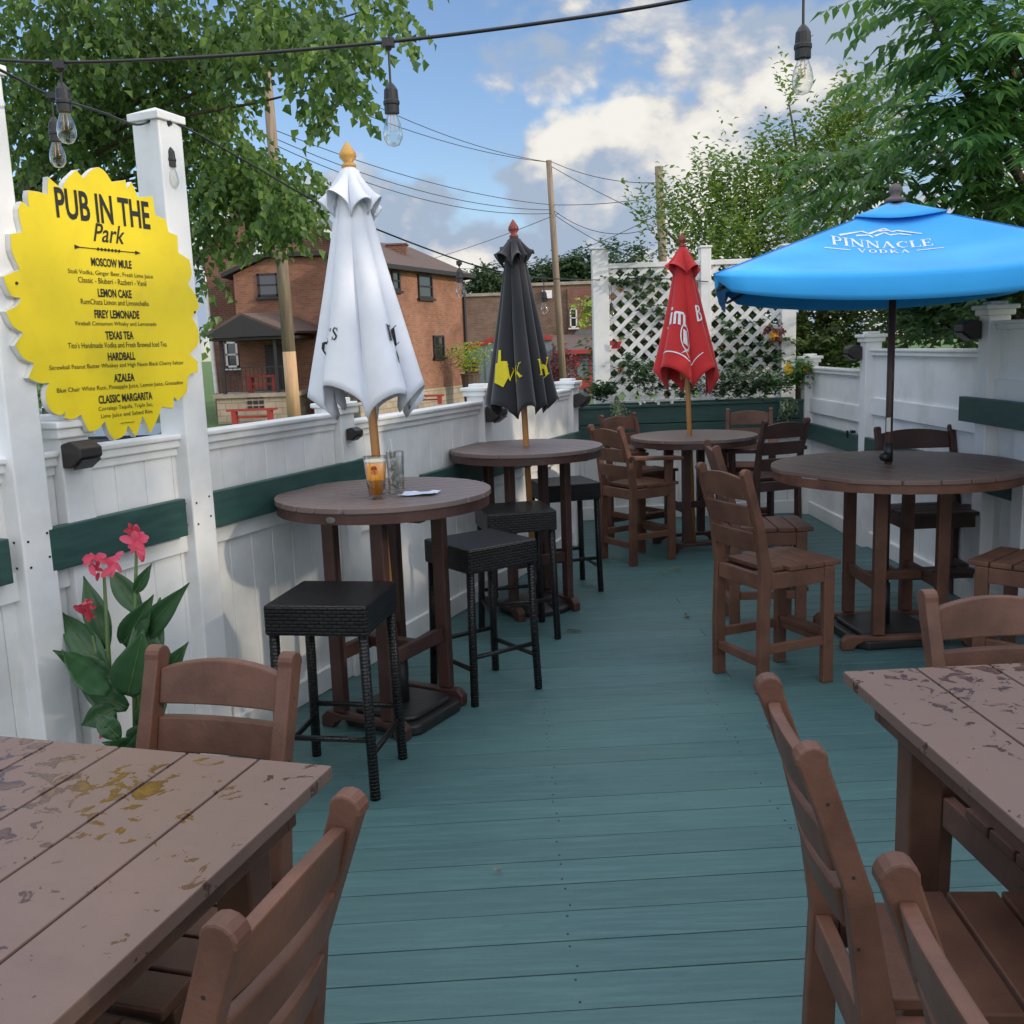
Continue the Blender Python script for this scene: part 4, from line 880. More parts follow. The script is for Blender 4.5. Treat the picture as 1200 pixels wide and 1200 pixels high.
# ------------------------------------------------------------------ sign
sg=thing('menu_sign','big yellow sunflower-shaped drinks menu sign hung between two white posts','sign',FP(-1.03,.085,0)); 
sc_=at(118,356,(FP(-1.03,.085)).y)
sg.location.z=1.62
def spx(px,py):   # sign plane hit
    d=_ray(px,py); o=FP(0,.085); k=((o-CP).dot(FN))/(d.dot(FN)); return CP+d*k
c0=spx(118,356); sg.location=c0; sg.rotation_euler=(0,0,math.atan2(FD.y,FD.x))
def loc2(px,py): q=spx(px,py)-c0; return (q.dot(FD),q.z)
tips=[(165,203),(186,197),(205,213),(221,207),(236,199),(0,0)]
out=[(55,207),(72,222),(74,214),(88,199),(97,209),(105,200),(114,196),(122,201),(130,213),(146,211),(148,222),(153,213),(161,231),(178,230),(181,252),(193,257),(197,272),(207,276),(208,296),(221,304),(224,322),(219,333),(228,345),(233,360),(224,372),(231,385),(232,402),(221,415),(231,424),(231,436),(220,441),(218,459),(207,470),(203,465),(202,479),(189,477),(181,497),(175,508),(170,496),(166,488),(161,505),(158,512),(149,499),(145,510),(133,516),(127,508),(122,494),(113,504),(103,506),(97,494),(94,486),(84,492),(74,490),(76,482),(71,487),(59,482),(53,470),(53,456),(57,449),(45,449),(32,443),(39,426),(27,421),(16,405),(26,390),(14,383),(5,365),(20,357),(23,349),(12,347),(7,338),(2,324),(22,316),(12,293),(11,274),(25,272),(20,245),(24,236),(33,243),(31,231),(32,223),(45,225),(54,228)]
# smooth petal outline: scale px a little into polygon in sign plane
out=[p if i else p for i,p in enumerate(out)]
poly=[loc2(*q) for q in out]
def dens_(P):
    res=[]; n=len(P)
    for i in range(n):
        a=P[i-1]; b=P[i]; c=P[(i+1)%n]; d=P[(i+2)%n]
        v1=Vector((b[0]-a[0],b[1]-a[1])); v2=Vector((c[0]-b[0],c[1]-b[1])); v3=Vector((d[0]-c[0],d[1]-c[1]))
        sharp1=v1.length>0 and v2.length>0 and v1.angle(v2)>R(60); sharp2=v2.length>0 and v3.length>0 and v2.angle(v3)>R(60)
        res.append(b)
        for t in (.33,.67):
            t1=Vector(b)+ (v2 if sharp1 else (v1.normalized()+v2.normalized())*.5*v2.length)*.33; t2=Vector(c)-(v2 if sharp2 else (v2.normalized()+v3.normalized())*.5*v2.length)*.33
            q=Vector(b)*(1-t)**3+t1*3*t*(1-t)**2+t2*3*t*t*(1-t)+Vector(c)*t**3; res.append((q.x,q.y))
    return res
pd=dens_(poly)
from mathutils.geometry import tessellate_polygon
tri=tessellate_polygon([[Vector((x,y,0)) for x,y in pd]])
def plate(P,tri,y0,y1,face_only=False):
    mb=MB(); n=len(P); mb.add([(x,y1,z) for x,z in P],[tuple(t) for t in tri])
    if not face_only: mb.add([(x,y0,z) for x,z in P]+[(x,y1,z) for x,z in P],[(i,(i+1)%n,(i+1)%n+n,i+n) for i in range(n)]+[tuple(t) for t in tri])
    return mb
plate(pd,tri,.018,-.003).build('board','trim_white',sg)
plate([(x*.997,z*.997) for x,z in pd],tri,0,-.0045,True).build('painted_face','sign_yellow',sg)
def stext(s,px0,px1,py,size,bold=0,mat='ink',shear=0,cond=None,name='lettering'):
    a=loc2(px0,py[0] if isinstance(py,tuple) else py); b=loc2(px1,py[1] if isinstance(py,tuple) else py)
    vs,fs=text(s,1,bold,1,shear); x0=min(v[0] for v in vs); x1=max(v[0] for v in vs); k=(b[0]-a[0])/(x1-x0); ys=[v[1] for v in vs]; yc=(min(ys)+max(ys))/2; h=max(ys)-min(ys)
    zc=(a[1]+b[1])/2; cx=(a[0]+b[0])/2; tl=(b[1]-a[1])/(b[0]-a[0])*0
    MB().add([((x-(x0+x1)/2)*k+cx,-.0062,(y-yc)/h*size+zc+tl*x) for x,y in vs],fs).build(name,mat,sg)
stext('PUB IN THE',63,174,(234,256),.098,.022); stext('Park',107,145,(270,278),.062,.008,shear=.35)
vs=[];fs=[]
a=loc2(89,288);b=loc2(160,298)
q=MB(); q.bb((a[0],-.0068,(a[1]+b[1])/2-.0015),(b[0],-.0062,(a[1]+b[1])/2+.0015)); zc=(a[1]+b[1])/2
for x in (a[0],b[0]): q.prism([(x-.012,zc-.007),(x+.014,zc),(x-.012,zc+.007)],-.0075,-.0064,'y')
for k in range(-3,4): q.prism([(k*.016+(a[0]+b[0])/2-.007,zc),(k*.016+(a[0]+b[0])/2,zc-.006),(k*.016+(a[0]+b[0])/2+.007,zc),(k*.016+(a[0]+b[0])/2,zc+.006)],-.008,-.0064,'y')
q.build('arrow_ornament','ink',sg)
for s,x0,x1,y,h,bd in (('MOSCOW MULE',105,153,(304,313),.029,.03),('Stoli Vodka, Ginger Beer, Fresh Lime Juice',78,178,(316,327),.0195,0),('Classic - Bluberi - Razberi - Vanil',90,170,(327,333),.0195,0),
  ('LEMON CAKE',113,153,(341,347),.029,.03),('RumChata Limon and Limonchello',93,173,(352,357),.0185,0),('FIREY LEMONADE',109,162,(366,371),.029,.03),('Fireball Cinnamon Whisky and Lemonade',87,182,(378,382),.0185,0),
  ('TEXAS TEA',122,155,(392,394),.029,.03),("Tito's Handmade Vodka and Fresh Brewed Iced Tea",78,194,(403,405),.0195,0),('HARDBALL',125,157,(418,417),.028,.03),('Skrewball Peanut Butter Whiskey and High Noon Black Cherry Seltzer',56,214,(430,427),.0195,0),
  ('AZALEA',132,156,(443,442),.028,.03),('Blue Chair White Rum, Pineapple Juice, Lemon Juice, Grenadine',65,213,(457,450),.0195,0),('CLASSIC MARGARITA',114,177,(468,464),.029,.03),('Corralejo Tequila, Triple Sec,',114,178,(479,475),.0185,0),('Lime Juice and Salted Rim',117,177,(488,483),.0185,0)):
    stext(s,x0,x1,y,h,bd)
a=loc2(140,496);b=loc2(156,495); MB().bb((a[0],-.0068,a[1]-.001),(b[0],-.0060,a[1]+.001)).build('printed_line','ink',sg)
q=MB()
for px,py in ((18,332),(227,366)): a=loc2(px,py); q.prism([(a[0]+.005*math.cos(k),a[1]+.005*math.sin(k)) for k in [i*math.pi/4 for i in range(8)]],-.008,-.005,'y')
q.build('screw','black_plastic',sg)
# ------------------------------------------------------------------ string lights
def bulb(parent,p,drop,s=1.0,tilt=0):
    p=Vector(p); q=MB(); q.tube([p,p-Vector((0,0,drop))],.0032*s,6); q.lathe([(.003,.0),(.010,-.006),(.011,-.02),(.006,-.03)],10,p+Vector((0,0,.012))); q.box(p,(.03*s,.02*s,.02*s)); z=-drop
    q.lathe([(.004,z+.012),(.011,z+.004),(.017,z-.006),(.0185,z-.03),(.0205,z-.033),(.0205,z-.040),(.0185,z-.043),(.0185,z-.062)],14,p); so_=q.build('socket','black_plastic',None,smooth=False); so_.parent=parent
    g=MB(); g.lathe([(.0125,z-.060),(.0135,z-.068),(.021,z-.088),(.0245,z-.106),(.0235,z-.122),(.015,z-.137),(.001,z-.142)],16,p,False,False); b_=g.build('bulb','bulb_glass',None,smooth=True); b_.parent=so_
    f=MB(); f.tube([p+Vector((-.004,0,z-.062)),p+Vector((-.006,0,z-.105)),p+Vector((.006,0,z-.105)),p+Vector((.004,0,z-.062))],.0009,4); f_=f.build('filament','filament',None); f_.parent=so_
def cable(pts,r,name='cable'):
    P=[Vector(p) for p in pts]; o=[]
    for i in range(len(P)-1):
        a=P[max(i-1,0)];b=P[i];c=P[i+1];d=P[min(i+2,len(P)-1)]
        for k in range(8):
            t=k/8; o.append(.5*((2*b)+(-a+c)*t+(2*a-5*b+4*c-d)*t*t+(-a+3*b-3*c+d)*t**3))
    o.append(P[-1]); return MB().tube(o,r,6)
l1=thing('string_light','near string of clear bulbs on a black cable across the top of the photo','string lights',(0,0,0))
o=cable([at(-60,66,2.75),at(68,73,2.72),at(250,66,2.68),at(455,49,2.6),at(640,26,2.5),at(800,0,2.45),at(942,-36,2.4),at(1100,-95,2.35)],.0045).build('cable','black_plastic',l1,smooth=True)
bulb(l1,at(70,76,2.72),.055); bulb(l1,at(455,50,2.6),.105); bulb(l1,at(942,-34,2.4),.125)
l2=thing('string_light','far string of clear bulbs sagging from the white post to the lattice','string lights',(0,0,0))
o=cable([at(-40,62,2.9),at(20,92,3.1),at(60,112,3.3),at(120,132,3.6),at(160,146,3.82),at(200,142,3.92),at(290,190,4.2),at(400,251,4.7),at(538,305,5.6),at(600,321,6.3),at(637,326,7.2),at(700,328,9.55),at(760,326,9.58),at(830,330,9.58)],.0045).build('cable','black_plastic',l2,smooth=True)
bulb(l2,at(60,112,3.25),.075); bulb(l2,at(196,143,3.9),.10); bulb(l2,at(538,308,5.4),.04); bulb(l2,at(637,326,6.6),.09); bulb(l2,at(716,328,9.5),.22)
# ------------------------------------------------------------------ drinks on the bar table
g1=thing('beer_glass','pint glass of amber beer on the white umbrella table','glass',gz(442,584,1.04)); g1.scale=(1.15,1.15,1.2)
MB().lathe([(.030,.001),(.031,.012),(.043,.150),(.041,.150),(.029,.014),(.001,.013)],28,(0,0,0),True,False).build('glass','glass',g1,smooth=True)
MB().lathe([(.001,.0145),(.0287,.0150),(.0395,.128),(.001,.128)],28,(0,0,0),False,False).build('beer','beer',g1,smooth=True)
MB().lathe([(.0396,.1285),(.0402,.137),(.001,.138)],28,(0,0,0),True,False).build('foam','foam',g1,smooth=True)
q=MB(); 
vs,fs=serif('OBI',.012)
q.add([((.0392+.0005)*math.sin(x/.039),-(.0392+.0008)*math.cos(x/.039),.095+y) for x,y in vs],fs); q.prism([(-.012,.105),(.012,.105),(.008,.118),(-.008,.118)],-.0415,-.0408,'y'); q.build('printed_crest','red_paint',g1)
g2=thing('water_glass','tall glass of iced water with a straw on the white umbrella table','glass',gz(465,577,1.04)); g2.scale=(1.15,1.15,1.2)
MB().lathe([(.029,.001),(.030,.01),(.034,.150),(.032,.150),(.028,.012),(.001,.011)],28,(0,0,0),True,False).build('glass','glass',g2,smooth=True)
q=MB(); random.seed(4)
for k in range(22):
    a=random.random()*6.28; r_=random.random()*.015; q.box((r_*math.cos(a),r_*math.sin(a),.025+k*.0052),(.017,.017,.014),Matrix.Rotation(random.random()*3,3,Vector(rv())))
q.build('ice','ice',g2)
MB().tube([(.0,.01,.02),(-.012,-.012,.20)],.0022,6).build('straw','trim_white',g2)
nk=thing('napkin','crumpled pale blue paper napkin beside the drinks','napkin',gz(492,580,1.04)); q=MB(); vs=[];n=9
for j in range(n):
    for i in range(n):
        x=(i/(n-1)-.5)*.15;y=(j/(n-1)-.5)*.10; vs.append((x+y*.3,y,.006+.012*max(0,noise.noise(Vector((x*30,y*30,1.3))))+.01*abs(noise.noise(Vector((x*14,y*14,5))))))
q.add(vs,[(j*n+i,j*n+i+1,(j+1)*n+i+1,(j+1)*n+i) for j in range(n-1) for i in range(n-1)]); q.build('sheet','napkin',nk)
# ------------------------------------------------------------------ canna plant
cn=thing('canna_plant','canna lily with broad leaves and pink flowers between the two white posts','plant',(-1.30,3.22,0))
CY=3.22
def cl_(o): o.parent=cn; o.matrix_parent_inverse=Matrix.Translation(-Vector(cn.location)); return o
def bigleaf(pa,pb,wid,curl=.3,nrm=None,bend=.1,YA=CY,YB=CY):
    a=at(*pa,YA); b=at(*pb,YB); d=b-a; L=d.length; n=12; view=(CP-(a+b)/2).normalized(); side=d.cross(view if nrm is None else Vector(nrm)).normalized(); up=side.cross(d).normalized(); vs=[]
    for i in range(n+1):
        t=i/n; w_=wid*math.sin(math.pi*min(1,t*.92+.06))**.8*(1-t**3*.75); c=a+d*t+up*bend*L*math.sin(math.pi*t)
        for k in (-2,-1,0,1,2): vs.append(c+side*w_*k/2*.5+up*curl*w_*((abs(k)/2)**1.5)*.5 + up*.003*math.sin(i*2+k))
    return vs,[(i*5+k,i*5+k+1,(i+1)*5+k+1,(i+1)*5+k) for i in range(n) for k in range(4)]
LV=[((160,750),(222,683),.12,.5,.05,3.22,3.12),((145,755),(180,697),.13,.6,.05,3.2,3.15),((125,790),(70,716),.14,.4,.08,3.2,3.3),((140,800),(62,762),.12,.4,-.12,3.2,3.1),((150,815),(168,738),.20,.3,.05,3.1,3.05),((130,800),(112,742),.0,.3,.05,3.1,3.05),((175,800),(163,715),.17,.5,.1,3.2,3.2),((160,800),(188,700),.16,.5,.12,3.2,3.25),((125,760),(98,675),.12,.6,.05,3.25,3.3),((165,720),(127,665),.11,.6,.05,3.3,3.35),((158,695),(178,660),.06,.5,.05,3.22,3.2),((170,760),(205,770),.10,.6,.3,3.3,3.3),((185,800),(221,752),.10,.6,.1,3.3,3.3),((180,790),(218,820),.12,.5,.3,3.2,3.15),((150,830),(90,800),.13,.5,.1,3.2,3.2),((135,830),(95,850),.12,.5,.2,3.15,3.1),((140,865),(110,835),.10,.5,.1,3.1,3.1),((155,870),(185,845),.12,.5,.1,3.15,3.1),((165,850),(200,800),.13,.5,.1,3.2,3.2),((150,880),(120,870),.12,.5,.1,3.1,3.0),((160,885),(170,850),.12,.5,.1,3.1,3.0)]
q=MB()
for pa,pb,wd,cu,be,ya,yb in LV:
    if wd: 
        v,f=bigleaf(pa,pb,wd*.74,cu,None,be,ya,yb); lf=cl_(MB().add(v,f).build('leaf','leaf_canna',None,smooth=True,solid=.0015)); mr_=MB().tube([Vector(v[i*5+2])+(CP-Vector(v[i*5+2])).normalized()*.002 for i in range(12)],[.0035-.0002*i for i in range(12)],5).build('midrib','stem_green',lf,smooth=True)
v,f=bigleaf((128,812),(72,762),.15,.2,(0,-.3,1),-.1,3.1,3.05); cl_(MB().add(v,f).build('leaf','leaf_canna',None,smooth=True,solid=.0015))
for a,b in (((160,900),(160,640)),((140,900),(122,675)),((150,900),(108,745)),((165,900),(165,720))): cl_(MB().tube([at(*a,3.2),at((a[0]+b[0])/2-3,(a[1]+b[1])/2,3.22),at(*b,CY)],[.011,.009,.005],8).build('stem','stem_green',None,smooth=True))
random.seed(9)
def flower(px,py,r,n,mat='petal_pink'):
    c=at(px,py,CY-.02); q=MB()
    for k in range(n):
        a=2*math.pi*k/n+random.uniform(-.3,.3); d=(CR*math.cos(a)+CU*(math.sin(a)*.9+.1)-Fw*.45+rv()*.25).normalized(); o_=c+CR*random.uniform(-r,r)*.3+CU*random.uniform(-r,r)*.4; side=d.cross(Fw).normalized(); L=r*random.uniform(.8,1.15); W_=L*.48; m_=5; vs=[]
        for i in range(m_+1):
            t=i/m_; w_=W_*math.sin(math.pi*min(1,.12+t*.82))**.7
            for s in (-1,0,1): vs.append(o_+d*L*t+side*w_*.5*s-Fw*(-.25*L*t*t)+Fw*(-.12*w_*abs(s))+Vector((0,0,-.12*L*t*t)))
        q.add(vs,[(i*3+k2,i*3+k2+1,(i+1)*3+k2+1,(i+1)*3+k2) for i in range(m_) for k2 in range(2)])
    cl_(q.build('flower',mat,None,smooth=True))
flower(163,632,.052,14); flower(158,622,.03,7,'petal_red'); flower(109,656,.042,7); flower(113,668,.035,5,'petal_red'); flower(131,660,.045,8); flower(101,714,.04,9,'petal_red'); flower(104,706,.02,5); flower(123,858,.03,6)
q=MB(); q.lathe([(.11,0),(.15,.26),(.16,.27),(.16,.30),(.145,.30),(.14,.27)],24,cn.location+Vector((.02,.02,0))); cl_(q.build('pot','black_plastic',None,smooth=False))
q=MB(); q.lathe([(.14,.265),(.001,.275)],24,cn.location+Vector((.02,.02,0)),False,False); cl_(q.build('soil','soil',None))
# ------------------------------------------------------------------ planter plants and vines
random.seed(21)
def plant(name,label,pts,n,mat,ll,lw,L,up=.6,droop=.4,group='plants growing in the green planter box',cat='plant',extra=None):
    """pts: list of (px,py,Y,rx,ry)"""
    p0=at(pts[0][0],pts[0][1],pts[0][2]); loc=Vector((p0.x,p0.y,1.03)); t=thing(name,label,cat,loc,0,group); mb=MB()
    for k in range(n):
        px,py,Y,rx,ry=random.choice(pts); q=rv()*random.random()**.5; twig(mb,at(px+q.x*rx,py+q.y*ry,Y+q.z*.12),Vector((random.uniform(-.7,.7),random.uniform(-.9,.2),up)),L*random.uniform(.6,1.2),random.randint(5,9),ll,lw,droop,1.0)
    o=mb.build('leaves',mat); o.parent=t; o.matrix_parent_inverse=Matrix.Translation(-loc)
    if extra:
        for (nm,m_,pp,nn,sz) in extra:
            mb=MB()
            for k in range(nn):
                px,py,Y,rx,ry=random.choice(pp); c=at(px+random.uniform(-rx,rx),py+random.uniform(-ry,ry),Y)
                for j in range(5): a=j*1.257+random.random(); leaf(mb,c,(CR*math.cos(a)+CU*math.sin(a)-Fw*.3),-Fw,sz,sz*.8,.1)
            o=mb.build(nm,m_); o.parent=t; o.matrix_parent_inverse=Matrix.Translation(-loc)
    return t
plant('potted_plant','upright dark-leaved plant in a black pot at the left end of the planter',[(706,465,9.3,16,10)],26,'leaf_vine',.075,.04,.16,1,.1)
plant('trailing_ivy','pale variegated ivy trailing over the front of the planter at the left',[(727,470,9.18,12,12),(722,480,9.12,8,14)],55,'leaf_pale',.035,.028,.16,-.9,.9)
plant('bushy_plant','dark bushy plant with small white flowers left of the red umbrella',[(760,455,9.3,26,16),(745,440,9.35,16,14)],90,'leaf_vine',.045,.03,.18,.5,.4,extra=[('flowers','petal_white',[(765,462,9.12,25,12)],26,.022)])
plant('bushy_plant','grey-green shrubby plant just right of the red umbrella',[(850,455,9.3,26,18)],80,'leaf_vine',.045,.025,.2,.5,.5)
plant('bushy_plant','pale silvery plant in the middle right of the planter',[(868,448,9.34,40,14)],70,'leaf_pale',.03,.02,.16,.5,.5)
plant('bushy_plant','dense dark green plant near the right end of the planter',[(890,456,9.25,24,14)],80,'leaf_vine',.045,.03,.16,.4,.5)
plant('bushy_plant','leafy plant with yellow flowers at the right end of the planter',[(925,452,9.2,20,14),(938,440,9.2,8,12)],70,'leaf_sumac',.06,.035,.18,.5,.6,extra=[('flowers','petal_yellow',[(925,432,9.1,3,4),(945,430,9.1,3,3)],3,.05)])
plant('trailing_ivy','pale trailing ivy hanging over the planter front at the right',[(917,474,9.1,4,12),(928,468,9.1,4,8)],26,'leaf_pale',.035,.028,.13,-.9,.9)
plant('bushy_plant','short tufted grassy plant in front of the lattice middle',[(810,462,9.3,36,10)],60,'leaf_vine',.05,.02,.15,.7,.4)
plant('climbing_vine','green vine climbing the left lattice panel behind the red umbrella',[(765,330,9.73,18,14),(770,380,9.73,28,26),(750,350,9.73,20,20),(765,420,9.73,26,26),(745,440,9.73,18,18),(730,335,9.73,12,8)],100,'leaf_vine',.06,.05,.22,.3,.5,'vines climbing the white lattice')
plant('climbing_vine','green vine climbing the right lattice panel beside the blue umbrella',[(860,390,9.73,26,26),(880,420,9.73,24,24),(850,430,9.73,24,16),(895,395,9.73,16,18),(905,430,9.73,14,18)],70,'leaf_vine',.06,.05,.22,.3,.5,'vines climbing the white lattice')
plant('climbing_vine','small vine shoots spilling over the top left corner of the lattice',[(715,296,9.6,10,6),(735,303,9.6,22,5),(755,300,9.6,12,6)],34,'leaf_vine',.06,.03,.18,.5,.3,'vines climbing the white lattice')
def orn(px,py,label,mat,s):
    t=thing('butterfly_ornament',label,'ornament',at(px,py,9.58)); q=MB()
    for a,l in ((.6,1),(-.5,.8),(2.5,1),(3.6,.8)): leaf(q,Vector((0,0,0)),Vector((math.cos(a),-.15,math.sin(a))),Vector((0,-1,0)),s*l,s*.7,.1)
    q.build('wings',mat,t,solid=.002); MB().tube([(0,-.01,-s*.4),(0,-.012,s*.3)],.006,6).build('body','trim_dark',t)
orn(722,405,'dark red butterfly ornament hung on the left lattice panel','petal_red',.07)
orn(727,434,'small pinkish butterfly ornament low on the left lattice panel','terracotta',.045)
plant('hanging_flowers','reddish and yellow flowers hanging at the right post of the lattice',[(908,385,9.55,8,10)],16,'leaf_maroon',.04,.03,.1,-.3,.8,'vines climbing the white lattice',extra=[('flowers','petal_yellow',[(907,391,9.5,3,4)],2,.045)])
# leaf litter on the deck
random.seed(5)
for i,(px,py,s,lb) in enumerate(((670,741,.05,'small dark dry leaf on the deck right of the third stool'),(790,668,.045,'curled tan leaf on the deck below the red umbrella table'),(806,724,.04,'dark fallen leaf lying on the deck left of the free-standing chair'),(585,1021,.018,'small pale leaf scrap on the teal deck between the foreground tables'),(694,688,.03,'dark leaf scrap on the deck right of the farthest stool'))):
    q=MB(); g=gz(px,py,.004)
    for k in range(3): leaf(q,Vector((random.uniform(-1,1)*s*.5,random.uniform(-1,1)*s*.5,.002+k*.002)),Vector((random.uniform(-1,1),random.uniform(-1,1),.15)),Vector((0,0,1)),s,s*.5,.3)
    o=q.build('fallen_leaf','deck_litter' if i in(1,3) else 'bark'); o.location=g; tag(o,lb,'leaf','fallen leaves on the deck')
# ------------------------------------------------------------------ background: houses
def quadwall(mb,a,b,z0,z1,thk=.25):  # wall from a to b (xy), thickness going away
    a=Vector(a);b=Vector(b); mb.beam(Vector((a.x,a.y,(z0+z1)/2)),Vector((b.x,b.y,(z0+z1)/2)),thk,z1-z0)
hs=thing('brick_house','orange and red brick house with black porch roof beyond the left fence','house',(0,0,0)); HY=34.0
def P(px,py,Y=HY): return at(px,py,Y)
# main gable block
yb_=35.5
xa=P(238,300,yb_).x; xb=P(400,300,yb_).x; ze=P(243,296,yb_).z; zp=P(318,205,yb_).z; xm_=(xa+xb)/2
MB().prism([(xa,GZ),(xb,GZ),(xb,ze),(xm_,zp),(xa,ze)],yb_,yb_+9,'y').build('wall','brick_dark',hs)
q=MB(); 
for s,x in ((1,xa-.35),(-1,xb+.35)):
    z_=ze-(.35)*(zp-ze)/(xm_-xa); q.prism([(x,z_+.02),(xm_,zp+.02),(xm_,zp+.2),(x,z_+.2)],yb_-.28,yb_+9.3,'y')
q.build('roof','shingle_grey',hs)
q=MB(); z_=ze-(.35)*(zp-ze)/(xm_-xa); q.prism([(xa-.38,z_-.02),(xm_,zp-.03),(xm_,zp+.22),(xa-.38,z_+.23)],yb_-.36,yb_-.29,'y'); q.prism([(xb+.38,z_-.02),(xm_,zp-.03),(xm_,zp+.22),(xb+.38,z_+.23)],yb_-.36,yb_-.29,'y'); q.build('rake_trim','trim_white',hs)
xl0=xa-6; q=MB(); zz=ze; q.add([(xa-.3,yb_-.2,ze-.2),(xa-.3,yb_+9,ze-.2),(xa-5,yb_+9,ze+1.9),(xa-5,yb_-.2,ze+1.9)],[(0,1,2,3)])
# bump-out
xa2=P(273,320).x; xb2=P(402,320).x; ze2=P(273,322).z; zp2=P(308,303).z; xm2=P(312,300).x
MB().prism([(xa2,GZ),(xb2,GZ),(xb2,ze2+.3),(xm2+1.8,zp2),(xm2,zp2),(xa2,ze2)],HY,yb_+.5,'y').build('bay_wall','brick_orange',hs)
q=MB(); q.prism([(xa2-.35,ze2-.1),(xm2,zp2+.02),(xm2,zp2+.16),(xa2-.35,ze2+.04)],HY-.25,yb_,'y'); q.prism([(xm2,zp2+.02),(xm2+1.8,zp2+.02),(xb2+.3,ze2+.32),(xb2+.3,ze2+.46),(xm2+1.8,zp2+.16),(xm2,zp2+.16)],HY-.25,yb_,'y'); q.build('bay_roof','trim_dark',hs)
def window(root,p0,p1,d=(1,0,0),frame='trim_dark',dep=.06,n=(0,-1,0)):
    """p0 bottom-left, p1 top-right on the wall plane"""
    d=Vector(d).normalized(); n=Vector(n).normalized(); p0=Vector(p0); p1=Vector(p1); w_=(p1-p0).dot(d); h_=(p1-p0).z; M=Matrix((d,-n,Vector((0,0,1)))).transposed()
    q=MB(); 
    for (u,v,du,dv) in ((0,0,.07,h_),(w_-.07,0,.07,h_),(0,0,w_,.07),(0,h_-.07,w_,.07),(0,h_/2-.025,w_,.05)): q.box(p0+d*(u+du/2)+Vector((0,0,v+dv/2))+n*.03,(du,dep,dv),M)
    q.box(p0+d*(w_/2)+Vector((0,0,-.05))+n*.05,(w_+.16,.14,.08),M)
    f=q.build('window',frame,root); g=MB(); g.box(p0+d*(w_/2)+Vector((0,0,h_/2))+n*.012,(w_-.1,.02,h_-.1),M); g.build('pane','window_glass',f)
    return f
window(hs,P(303,348),P(325,320))
window(hs,P(266,431,yb_),P(278,400,yb_),frame='trim_white')
window(hs,P(298,296,yb_),P(306,282,yb_),frame='trim_white')
# porch
py0=31.6; xpa=P(253,460,py0).x; xpb=P(348,460,py0).x; zpf=P(300,461,py0).z
MB().bb((xpa,py0,GZ),(xpb,HY,zpf-.12)).build('porch_base','block',hs)
MB().bb((xpa-.08,py0-.08,zpf-.12),(xpb+.08,HY,zpf)).build('porch_floor','concrete',hs)
q=MB()
xv0=P(288,478,py0).x
for i in range(3):
    for j in range(3): q.box((xv0+.14+i*.19,py0-.01,P(290,478,py0).z+j*.17),(.14,.04,.11))
q.build('porch_vent','trim_dark',hs)
zpe=P(290,394,py0).z; zpp=P(284,369,py0).z; xe0=P(246,395,py0).x; xe1=P(332,395,py0).x; xpk=P(284,369,py0).x
q=MB(); q.prism([(xe0,zpe-.02),(xe1,zpe-.02),(xe1,zpe+.12),(xpk,zpp),(xe0,zpe+.1)],py0-.3,py0-.15,'y'); q.build('porch_gable','trim_dark',hs)
q=MB(); q.add([(xpk,py0-.3,zpp+.02),(xe1+.2,py0-.3,zpe+.08),(xe1+1.1,HY+.1,zpe+.10),(xpk+.9,HY+.1,zpp+.06)],[(0,1,2,3)]); q.add([(xpk,py0-.3,zpp+.02),(xe0-.1,py0-.3,zpe+.06),(xe0-.1,HY+.1,zpe+.10),(xpk+.9,HY+.1,zpp+.06)],[(0,3,2,1)]); q.build('porch_roof','shingle_brown',hs,solid=.08)
MB().bb((xe0,py0-.12,zpe-.12),(xe1+.5,HY,zpe-.03)).build('porch_ceiling','trim_dark',hs)
for xx in (xpa+.25,P(322,420,py0).x,P(334,420,py0).x): MB().bb((xx-.05,py0+.1,zpf),(xx+.05,py0+.2,zpe-.1)).build('porch_post','trim_dark',hs)
q=MB()
xx=xpa+.3
while xx<xpb-.1: q.bb((xx-.01,py0+.14,zpf+.08),(xx+.01,py0+.16,zpf+.8)); xx+=.13
q.bb((xpa+.2,py0+.13,zpf+.8),(xpb-.05,py0+.17,zpf+.84)); q.bb((xpa+.2,py0+.13,zpf+.06),(xpb-.05,py0+.17,zpf+.09)); q.build('railing','trim_dark',hs)
MB().bb((P(310,400).x,HY-.05,zpf),(P(334,400).x,HY-.01,P(320,404).z)).build('door','trim_dark',hs)
# downspout
q=MB(); q.tube([P(228,312,34.6),P(238,320,34.6),P(240,330,34.6),P(254,461,34.6)],.07,8); q.build('downspout','trim_white',hs)
# right wing
A0=P(452,314,33.0); A1=P(541,323,38.3); dv=(Vector((A1.x-A0.x,A1.y-A0.y,0))).normalized(); nv=Vector((dv.y,-dv.x,0)); _d=_ray(412,330); A0=CP+_d*(((A0-CP).dot(nv))/_d.dot(nv)); A0.z=0; bk=Vector((-.30,.95,0)); ze3=P(541,323,38.3).z
A1=Vector((A1.x,A1.y,0)); B1=A1+bk*6; B0=A0+bk*6
q=MB(); V=[A0,A1,B1,B0]; zf=.28
q.add([v+Vector((0,0,zf)) for v in V]+[v+Vector((0,0,ze3)) for v in V],[(0,1,5,4),(1,2,6,5),(2,3,7,6),(3,0,4,7),(4,5,6,7)]); q.build('wing_wall','brick_orange',hs)
q=MB(); e=nv*.04; q.add([v+Vector((0,0,GZ))+(e if i<2 else -e) for i,v in enumerate(V)]+[v+Vector((0,0,zf))+(e if i<2 else -e) for i,v in enumerate(V)],[(0,1,5,4),(1,2,6,5),(2,3,7,6),(3,0,4,7),(4,5,6,7)]); q.build('foundation','block',hs)
q=MB(); o4=.35; E=[A0-dv*o4+nv*o4,A1+dv*o4+nv*o4,B1+dv*o4-nv*o4,B0-dv*o4-nv*o4]; zt_=ze3+1.15; rA=(A0+B0)/2+dv*1.2; rB=(A1+B1)/2-dv*2.6
